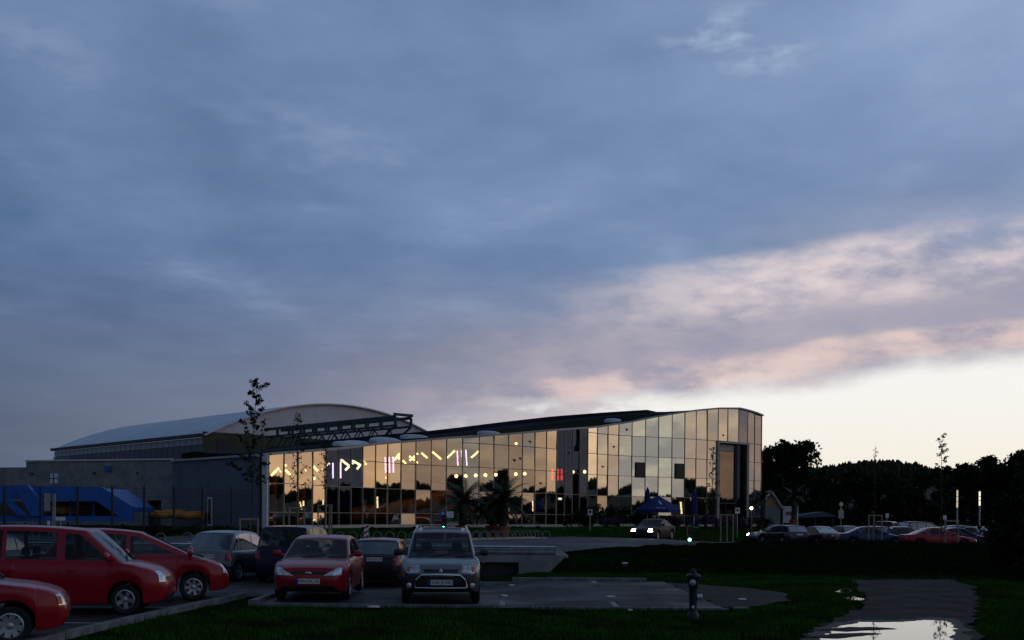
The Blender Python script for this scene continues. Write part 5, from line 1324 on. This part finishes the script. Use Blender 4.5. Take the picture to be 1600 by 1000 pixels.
# ------------------------------------------------------------------ saplings and stakes
def gp(px, D): x = (px - 800) / F * D; return Vector((x, D, height(x, D)))
def sap(px, D, top, label, **kw): p = gp(px, D); return sapling(p, W(px, top, D).z - p.z, label, **kw)
sap(392, 47, 594, 'tall slender young tree before the blue-grey annexe', n=620, leaf=.095, zlow=.26, spread=1.25, lean=.22)
sap(464, 55, 652, 'young tree against the left end of the glass front', n=170, leaf=.08, zlow=.3, spread=.9)
sap(507, 57, 690, 'smallest young tree before the left part of the glass front', n=110, leaf=.08, zlow=.45, spread=.6)
sap(1113, 68, 700, 'young tree before the portal of the hall', n=150, leaf=.09, zlow=.3, spread=.6)
sap(1367, 66, 700, 'thin nearly bare young tree above the parked vans', n=45, leaf=.08, zlow=.6, spread=.5)
sap(1471, 63, 683, 'leafy young tree rising behind the red saloon', n=210, leaf=.10, zlow=.3, spread=.9)
for px, D, top, lab in ((390, 47.2, 809, 'timber stakes round the tall young tree on the left'), (464, 55.2, 792, 'timber stakes at the left end of the glass front'), (510, 57.2, 788, 'timber stakes right of those at the left end of the glass'), (1136, 68, 803, 'timber stakes before the portal of the hall'), (1367, 66, 804, 'timber stakes among the parked vans'), (1484, 60, 812, 'timber stakes before the red saloon')):
    p = gp(px, D); stakes(p, lab, h=W(px, top, D).z - p.z, w=.78, rz=rnd.uniform(-.3, .3))

# ------------------------------------------------------------------ palms in tubs
def palm(px, D, top, label, potlabel, nfr=34, fl=1.5, trunk_h=1.1, potw=.78, ph=.72):
    p = gp(px, D)
    pot = tag(empty('plant_tub', p), potlabel, 'plant pot', 'terracotta tubs')
    MB().lathe([(potw * .42, 0), (potw * .5, ph * .85), (potw * .54, ph * .86), (potw * .54, ph), (potw * .47, ph), (potw * .45, ph * .88)], n=20, cap=False).build('tub', TERRA, pot, smooth=True)
    MB().lathe([(potw * .46, ph * .9), (.001, ph * .9)], n=20).build('soil', DIRT, pot)
    root = tag(empty('palm', p + Vector((0, 0, ph * .9))), label, 'palm', 'palms in tubs')
    mb = MB(); mb.lathe([(.18, 0), (.24, .15), (.20, trunk_h * .5), (.26, trunk_h * .9), (.12, trunk_h + .15), (.001, trunk_h + .2)], n=12); mb.build('trunk', BARK, root, smooth=True)
    Hc = trunk_h; reach = (W(px, top, D).z - p.z - ph - Hc)
    for k in range(nfr):
        a = k * 2.399 + rnd.uniform(-.2, .2); f = (k + .5) / nfr; elev = R(82 - 78 * f + rnd.uniform(-6, 6)); L_ = fl * rnd.uniform(.9, 1.12) * (1.0 + .15 * (1 - f))
        V, Fc = [], []; c, s_ = math.cos(a), math.sin(a); n = 13; pr = None
        cur = Vector((0, 0, Hc)); e = elev
        spine = [cur.copy()]
        for q in range(n):
            cur = cur + Vector((c * math.cos(e), s_ * math.cos(e), math.sin(e))) * (L_ / n); e -= R(5.5 + 2.5 * f); spine.append(cur.copy())
        side = Vector((-s_, c, 0))
        for q in range(1, n + 1):
            for sg in (1, -1):
                t_ = (spine[q] - spine[q - 1]).normalized(); ll = .52 * math.sin(math.pi * min(.97, .12 + .85 * q / n)) + .05
                for qq in (0, .5):
                    b0 = spine[q - 1].lerp(spine[q], qq); tip = b0 + side * sg * ll * .75 + t_ * ll * .65 + Vector((0, 0, -.10 * ll + rnd.uniform(-.03, .05)))
                    o = len(V); V += [b0 - t_ * .03, b0 + t_ * .05, tip]; Fc.append((o, o + 1, o + 2))
        for q in range(n):
            o = len(V); w = .02 * (1 - q / n) + .004
            V += [spine[q] - side * w, spine[q] + side * w, spine[q + 1] + side * w, spine[q + 1] - side * w]; Fc += [(o, o + 1, o + 2), (o, o + 2, o + 3)]
        link('frond', npmesh('frond', [tuple(v_) for v_ in V], Fc, PALML), root)
palm(723, 61, 748, 'left palm in its terracotta tub before the glass', 'left terracotta tub, standing apart', fl=2.1, trunk_h=1.15)
palm(770, 62.5, 750, 'middle palm, half hidden by its right neighbour', 'middle terracotta tub beside the right one', fl=1.8, trunk_h=1.0)
palm(786, 61.5, 745, 'right palm with widely spread fronds', 'right terracotta tub of the pair', fl=2.1, trunk_h=1.3)
palm(1192, 98, 762, 'dark palm at the right end of the hall', 'terracotta tub at the right corner of the hall', nfr=16, fl=1.5, trunk_h=2.0)
palm(1240, 98, 766, 'dark palm beside the white notice board', 'terracotta tub beside the white notice board', nfr=16, fl=1.5, trunk_h=2.0)

# shrubs and flowers at the hall
def shrub(px, D, wpx, top, label, m=LEAFD, n=1500, cat='shrub', leaf=.08):
    p = gp(px, D); w = wpx / F * D / 2; h = W(px, top, D).z - p.z; cs, rs = [], []
    root = tag(empty('shrub' if cat == 'shrub' else 'flower_bed', p), label, cat, 'planting along the hall')
    for k in range(26): cs.append((rnd.uniform(-w, w), rnd.uniform(-.6, .6), h * rnd.uniform(.15, .8))); rs.append(h * rnd.uniform(.16, .28))
    V, Fc = leaf_cloud(cs, rs, n, leaf); link('foliage', npmesh('foliage', V, Fc, m), root)
    mb = MB()
    for c in cs[:8]: mb.tube([(c[0] * .6, c[1] * .5, -.05), c], [.02, .008], 5)
    tag(mb.build('stems', BARK, root), kind='stuff')
shrub(905, 79, 40, 791, 'dark grassy shrub right of the entrance doors'); shrub(937, 82, 46, 786, 'tallest dark shrub before the gold panels', n=2200); shrub(975, 86, 44, 789, 'dark shrub left of the closed parasol', n=1800); shrub(1003, 86, 30, 796, 'low dark shrub under the closed parasol')
shrub(946, 79, 50, 806, 'low purple flowering bed before the dark shrubs', PURPLE, 1000, 'flowers'); shrub(1060, 86, 60, 805, 'purple flowering bed left of the second closed parasol', PURPLE, 1600, 'flowers'); shrub(1105, 87, 60, 803, 'brightest purple flowering bed before the portal', PURPLE, 1800, 'flowers'); shrub(1150, 89, 50, 806, 'purple flowering bed right of the portal', PURPLE, 1200, 'flowers')
shrub(1040, 87, 40, 810, 'low dark planting under the open parasol', n=900); shrub(1185, 92, 40, 806, 'dark planting at the right corner of the hall', n=1200)
shrub(690, 66, 90, 823, 'low clipped planting along the plinth left of the palms', n=1600, leaf=.07); shrub(800, 72, 90, 822, 'low clipped planting along the plinth right of the palms', n=1600, leaf=.07); shrub(610, 62, 100, 824, 'low clipped planting along the left plinth', n=1600, leaf=.07)

# ------------------------------------------------------------------ parasols
def parasol_closed(px, D, top, label):
    p = gp(px, D); h = W(px, top, D).z - p.z
    root = tag(empty('closed_parasol', p), label, 'parasol', 'closed blue parasols')
    MB().tube([(0, 0, 0), (0, 0, h * .98)], .03, 8).build('pole', WHITE, root); MB().lathe([(.35, 0), (.35, .07), (.06, .10)], n=16, cap=True).build('base', CONC, root)
    mb = MB(); n = 16; prof = [(.20, .36), (.24, .42), (.25, .6), (.20, .78), (.11, .93), (.02, 1.0)]
    vs = []
    for r, f in prof:
        for k in range(n): t = 6.283 * k / n; rr = r * (1 + (.16 if k % 2 else -.12)); vs.append((math.cos(t) * rr, math.sin(t) * rr, h * f))
    mb.add(vs, [(i * n + k, i * n + (k + 1) % n, (i + 1) * n + (k + 1) % n, (i + 1) * n + k) for i in range(len(prof) - 1) for k in range(n)]); mb.build('canopy', PARAS, root)
parasol_closed(1011.5, 84, 761, 'closed blue parasol left of the open one'); parasol_closed(1084.5, 86, 764, 'closed blue parasol right of the open one')
def parasol_open(px, D, top, edge, wpx, label):
    p = gp(px, D); zt_, ze = W(px, top, D).z - p.z, W(px, edge, D).z - p.z; w = wpx / F * D / 2
    root = tag(empty('open_parasol', p, R(18)), label, 'parasol')
    MB().tube([(0, 0, 0), (0, 0, zt_ - .03)], .035, 8).build('pole', WHITE, root); MB().lathe([(.45, 0), (.45, .08), (.06, .12)], n=16, cap=True).build('base', CONC, root)
    mb = MB(); n = 8; top_ = (0, 0, zt_); ring = []
    for k in range(n): t = 6.283 * k / n; rr = w / math.cos(R(0)) * (1.0); ring.append((math.cos(t) * rr, math.sin(t) * rr, ze))
    m_ = []; mid_r = []
    for k in range(n): t = 6.283 * k / n; mid_r.append((math.cos(t) * w * .5, math.sin(t) * w * .5, (zt_ + ze) / 2 + .05))
    val = [(x_, y_, z_ - .24) for x_, y_, z_ in ring]
    mb.add([top_] + mid_r + ring + val, [(0, 1 + k, 1 + (k + 1) % n) for k in range(n)] + [(1 + k, 1 + n + k, 1 + n + (k + 1) % n, 1 + (k + 1) % n) for k in range(n)] + [(1 + n + k, 1 + 2 * n + k, 1 + 2 * n + (k + 1) % n, 1 + n + (k + 1) % n) for k in range(n)])
    c = mb.build('canopy', PARAS, root)
    for k in range(n): MB().bar((0, 0, zt_ - .5), (ring[k][0] * .97, ring[k][1] * .97, ze - .03), .025).build('rib', WHITE, root)
    # pale emblem and a row of lettering strokes on the front panel
    def onp(u_, f):       # u_ -1..1 across the panel facing the camera, f 0 top .. 1 edge
        a0, a1 = R(-90 - 22.5 - 18 + 0), R(-90 + 22.5 - 18)
        a = a0 + (a1 - a0) * (u_ + 1) / 2; r = w * math.cos(R(22.5)) / math.cos(a - (a0 + a1) / 2) * f; z = zt_ + (ze - zt_) * f + .05 * (1 - abs(2 * f - 1)) + .012
        return Vector((math.cos(a) * r, math.sin(a) * r, z)) + Vector((0, 0, .02))
    MB().add([onp(-.25, .50), onp(-.05, .45), onp(.22, .58), onp(.30, .72), onp(.10, .70), onp(-.05, .60)], ((0, 1, 2, 3, 4, 5),)).build('emblem', WHITE, c)
    mb = MB()
    for k in range(12):
        if k == 5: continue
        u0 = -.6 + k * .1; mb.add([onp(u0, .90), onp(u0 + .07, .90), onp(u0 + .07, .955), onp(u0, .955)], ((0, 1, 2, 3),))
    mb.build('lettering', mat('pale_lettering', (.35, .40, .60), .6), c)
parasol_open(1028, 84, 774, 796, 74, 'open blue parasol with a pale emblem on the hall terrace')

# ------------------------------------------------------------------ signs, lights, small street furniture
def post_sign(px, D, top, label, plates, cat='sign', pr=.03, group='street signs'):
    p = gp(px, D); h = W(px, top, D).z - p.z; root = tag(empty('street_sign', p), label, cat, group)
    MB().tube([(0, 0, 0), (0, 0, h)], pr, 8).build('pole', GALV, root)
    for (x_, z_, w, hh, m) in plates: MB().box((x_, -pr - .012, z_), (w, .02, hh)).build('sign_plate', m, root)
    return root, h
BLUES = mat('sign_blue', (0.02, 0.10, 0.42), .4)
r_, h = post_sign(697, 56, 799, 'blue and white parking sign left of the palms', [])
MB().box((-.17, -.045, h - .17), (.36, .02, .40)).build('sign_plate', BLUES, r_); MB().box((.22, -.045, h - .17), (.36, .02, .34)).build('sign_plate', WHITE, r_)
o = link('sign_letter', text_mesh('P', .30, WHITE), r_); o.location = (-.17, -.058, h - .17); o.rotation_euler = (R(90), 0, 0)
r_, h = post_sign(922, 74, 796, 'small white and black plate on a post at the lawn edge', []); MB().box((0, -.045, h - .2), (.32, .02, .42)).build('sign_plate', WHITE, r_); MB().box((0, -.058, h - .16), (.17, .008, .20)).build('sign_symbol', INK, r_)
r_, h = post_sign(1152, 84, 794, 'small white and black plate on a post before the portal', []); MB().box((0, -.045, h - .2), (.36, .02, .46)).build('sign_plate', WHITE, r_); MB().box((0, -.058, h - .16), (.18, .008, .22)).build('sign_symbol', INK, r_)
r_, h = post_sign(1314, 84, 784, 'round pale sign with a lower plate above the parked cars', [])
MB().lathe([(.001, -.02), (.16, -.02), (.16, 0), (.001, 0)], n=18, axis='y').build('round_plate', WHITE, r_, (0, -.03, h - .2)); MB().box((0, -.045, h - 1.0), (.42, .02, .66)).build('sign_plate', mat('plate_beige', (.45, .42, .36), .6), r_); MB().box((0, -.045, h - .58), (.2, .02, .14)).build('sign_plate', mat('plate_yellow', (.5, .38, .03), .6), r_)
for (px, D, top, lab) in ((1386, 95, 803, 'tiny pale post plate behind the dark van'), (1476, 95, 806, 'tiny pale post plate left of the lamp column')):
    r_, h = post_sign(px, D, top, lab, []); MB().box((0, -.045, h - .15), (.3, .02, .4)).build('sign_plate', WHITE, r_)
# boards at the far left
bx = tag(empty('information_post', gp(80, 46)), 'pale post with boards left of the tall red car', 'sign'); hz = W(80, 771, 46).z - bx.location.z
MB().bar((.12, 0, -.2), (.12, 0, hz), .11).build('post', CONC, bx); MB().box((-.18, 0, hz - .38), (.24, .06, .78)).build('board', mat('grey_board', (.30, .30, .28), .6), bx); MB().box((-.10, -.03, hz - 1.45), (.10, .05, .5)).build('lower_board', WHITE, bx)
bx = tag(empty('small_sign', gp(95, 46)), 'small white plate on a low stake beside the boards', 'sign'); hz = W(95, 808, 46).z - bx.location.z
MB().tube([(0, 0, -.2), (0, 0, hz - .1)], .02, 6).build('stake', GALV, bx); MB().box((0, -.03, hz - .07), (.42, .02, .16)).build('plate', WHITE, bx)
# red and white barrier beacon
bb = tag(empty('barrier_beacon', gp(572.5, 52)), 'red and white striped beacon left of the silver people carrier', 'beacon'); hz = W(572, 819, 52).z - bb.location.z; hb_ = .78
MB().box((0, 0, hz - hb_ / 2), (.24, .04, hb_)).build('board', WHITE, bb); MB().box((0, 0, .06), (.5, .3, .12)).build('foot', RUBBER, bb); MB().bar((0, .03, 0), (0, .03, hz), .05).build('stem', RUBBER, bb)
REDS = mat('sign_red', (.45, .02, .02), .5)
for k in range(3):
    z_ = hz - .16 - k * .25; MB().add([(-.12, -.023, z_ - .1), (.12, -.023, z_ + .02), (.12, -.023, z_ + .13), (-.12, -.023, z_ + .01)], ((0, 1, 2, 3),)).build('red_stripe', REDS, bb)
# traffic lights on trestles
GRN = emit('green_light', (0.12, 1.0, 0.55), 12.0)
def mobile_light(px, D, top, label):
    p = gp(px, D); h = W(px, top, D).z - p.z; root = tag(empty('traffic_light', p), label, 'traffic light', 'low traffic lights')
    MB().box((0, 0, h - .38), (.26, .2, .76)).build('housing', BLACKP, root); MB().bar((0, .02, 0), (0, .02, h - .7), .07).build('post', GALV, root); MB().box((.02, 0, .07), (.6, .36, .14)).build('base', KERB, root)
    for k, m in enumerate((mat('lens_red', (.12, .01, .01), .2), mat('lens_amber', (.12, .05, .01), .2), GRN)):
        MB().lathe([(.001, -.04), (.07, -.03), (.09, -.005)], n=14, axis='y').build('lens', m, root, (-.02, -.10, h - .14 - k * .24))
        MB().box((-.02, -.17, h - .04 - k * .24), (.2, .12, .012)).build('hood', BLACKP, root)
mobile_light(1078, 59, 826, 'low traffic light showing green on the road right of the moving car'); mobile_light(694, 50, 805, 'low traffic light showing green behind the silver people carrier')
# lamp columns
LCOL = emit('lamp_column_glow', (1.0, 0.86, 0.58), .5)
for px, D, top, bot_, lab in ((1495.5, 74, 766, 793, 'slim lamp column glowing over the right-hand cars'), (1530.5, 70, 768, 790, 'bright lamp column half hidden by the right-hand bush')):
    p = gp(px, D); root = tag(empty('lamp_column', p), lab, 'street lamp', 'lamp columns'); z0, z1 = W(px, bot_, D).z - p.z, W(px, top, D).z - p.z
    MB().tube([(0, 0, -.1), (0, 0, z0)], .05, 10).build('pole', GALV, root, smooth=True); MB().lathe([(.05, z0), (.055, z0 + .03), (.055, z1 - .03), (.05, z1)], n=14, cap=True).build('diffuser', LCOL if px < 1500 else emit('lamp_column_bright', (1, .88, .62), 1.1), root, smooth=True)
    MB().lathe([(.06, z1), (.06, z1 + .05), (.001, z1 + .07)], n=14).build('cap', GALV, root)
    for k in (.35, .65): MB().lathe([(.062, z0 + (z1 - z0) * k - .02), (.062, z0 + (z1 - z0) * k + .02)], n=14).build('ring', GALV, root)
p = gp(1174, 88); root = tag(empty('globe_post_lamp', p), 'small globe lamp on a leaning post at the right corner of the hall', 'street lamp'); hz = W(1173, 794, 88).z - p.z
MB().tube([(.06, 0, 0), (0, 0, hz)], .03, 8).build('pole', TIMBER, root); MB().lathe([(.13 * math.sin(math.pi * k / 8) + 1e-4, hz - .13 * math.cos(math.pi * k / 8)) for k in range(9)], n=14).build('globe', GLOBE, root, smooth=True)
# wooden kiosk, notice board and low pavilion
p = gp(1204, 104); root = tag(empty('wooden_kiosk', p), 'small kiosk with a steep pale wooden gable at the end of the hall', 'kiosk')
hb_, ht = W(1204, 792, 104).z - p.z, W(1204, 767, 104).z - p.z; w = 1.15
MB().prism([(-w * .85, 0, 0), (w * .85, 0, 0), (w * .85, 0, hb_), (-w * .85, 0, hb_)], (0, 1.8, 0)).build('wall', mat('kiosk_grey', (.18, .20, .20), .7), root)
MB().prism([(-w * .85, .1, hb_ + .01), (w * .85, .1, hb_ + .01), (0, .1, ht - .1)], (0, .1, 0)).build('gable', mat('kiosk_wood', (.42, .25, .10), .7, var=.15, scale=5), root)
for sg in (1, -1): MB().bar((sg * w * 1.0, 1.0, hb_ - .12), (0, 1.0, ht), 2.6, .14).build('roof_slope', mat('kiosk_roof', (.50, .45, .38), .7), root)
p = gp(1232, 100); root = tag(empty('notice_board', p), 'white notice board between the kiosk and the white post', 'sign')
hz = W(1232, 790, 100).z - p.z; MB().box((0, 0, hz - .85), (1.0, .06, 1.6)).build('board', WHITE, root); MB().box((.02, -.04, hz - .75), (.5, .012, .35)).build('picture', mat('poster_mauve', (.25, .12, .16), .6), root)
for sg in (1, -1): MB().bar((sg * .52, 0, -.1), (sg * .52, 0, hz), .07).build('post', GALV, root)
p = gp(1246, 98); o = MB().tube([(0, 0, -.1), (0, 0, W(1246, 789, 98).z - p.z)], .07, 8).build('white_post', WHITE, loc=p, smooth=True); tag(o, 'plain white post right of the notice board', 'post')
p = gp(1275, 108); root = tag(empty('canopy_tent', p), 'low blue-grey canopy behind the dark red saloon', 'canopy'); hz = W(1275, 801, 108).z - p.z
mb = MB(); mb.prism([(-2.4, 0, hz - .55), (2.0, 0, hz - .4), (2.0, 0, hz - .3), (.8, 0, hz + .1), (-2.4, 0, hz - .4)], (0, 3, 0)); mb.build('roof', mat('canopy_blue', (.05, .08, .12), .7), root)
for x_ in (-2.2, 0, 1.8): MB().bar((x_, .2, 0), (x_, .2, hz - .5), .1).build('post', DARKST, root)
# litter and the pale box on the bank
def stone(px, py, label, w=.14, m=WHITE, z=.016):
    p = G(px, py); p.z = z; mb = MB(); n = 7; vs = [(math.cos(6.283 * k / n) * w * rnd.uniform(.7, 1.2), math.sin(6.283 * k / n) * w * .7 * rnd.uniform(.7, 1.2), 0) for k in range(n)]
    mb.prism(vs, (0, 0, .03)); tag(mb.build('litter', m, loc=p), label, 'litter', 'pale scraps on the asphalt')
stone(788, 932.5, 'pale scrap on the asphalt right of the silver people carrier', .12); stone(955, 934, 'pale scrap in the middle of the empty bays', .13); stone(800, 916, 'pale scrap near the back kerb on the left', .09); stone(929, 911, 'pale scrap near the back kerb in the middle', .09); stone(935, 917, 'dull scrap just below another near the back kerb', .08, KERB); stone(585, 951, 'pale scrap on the front kerb between the two cars', .12, WHITE, .03); stone(986, 955, 'tiny pale scrap at the front edging', .05); stone(1160, 938, 'pale scrap at the right end of the asphalt', .10); stone(1158, 952, 'grey stone lying at the corner of the asphalt', .16, KERB)
p = G(977, 890); bx = tag(empty('marker_box', (p.x, p.y, 0)), 'small dark box with a pale lid at the foot of the bank', 'box'); MB().box((0, 0, .1), (.17, .17, .24)).build('box', DARKST, bx); MB().box((0, 0, .245), (.20, .20, .05)).build('lid', WHITE, bx)
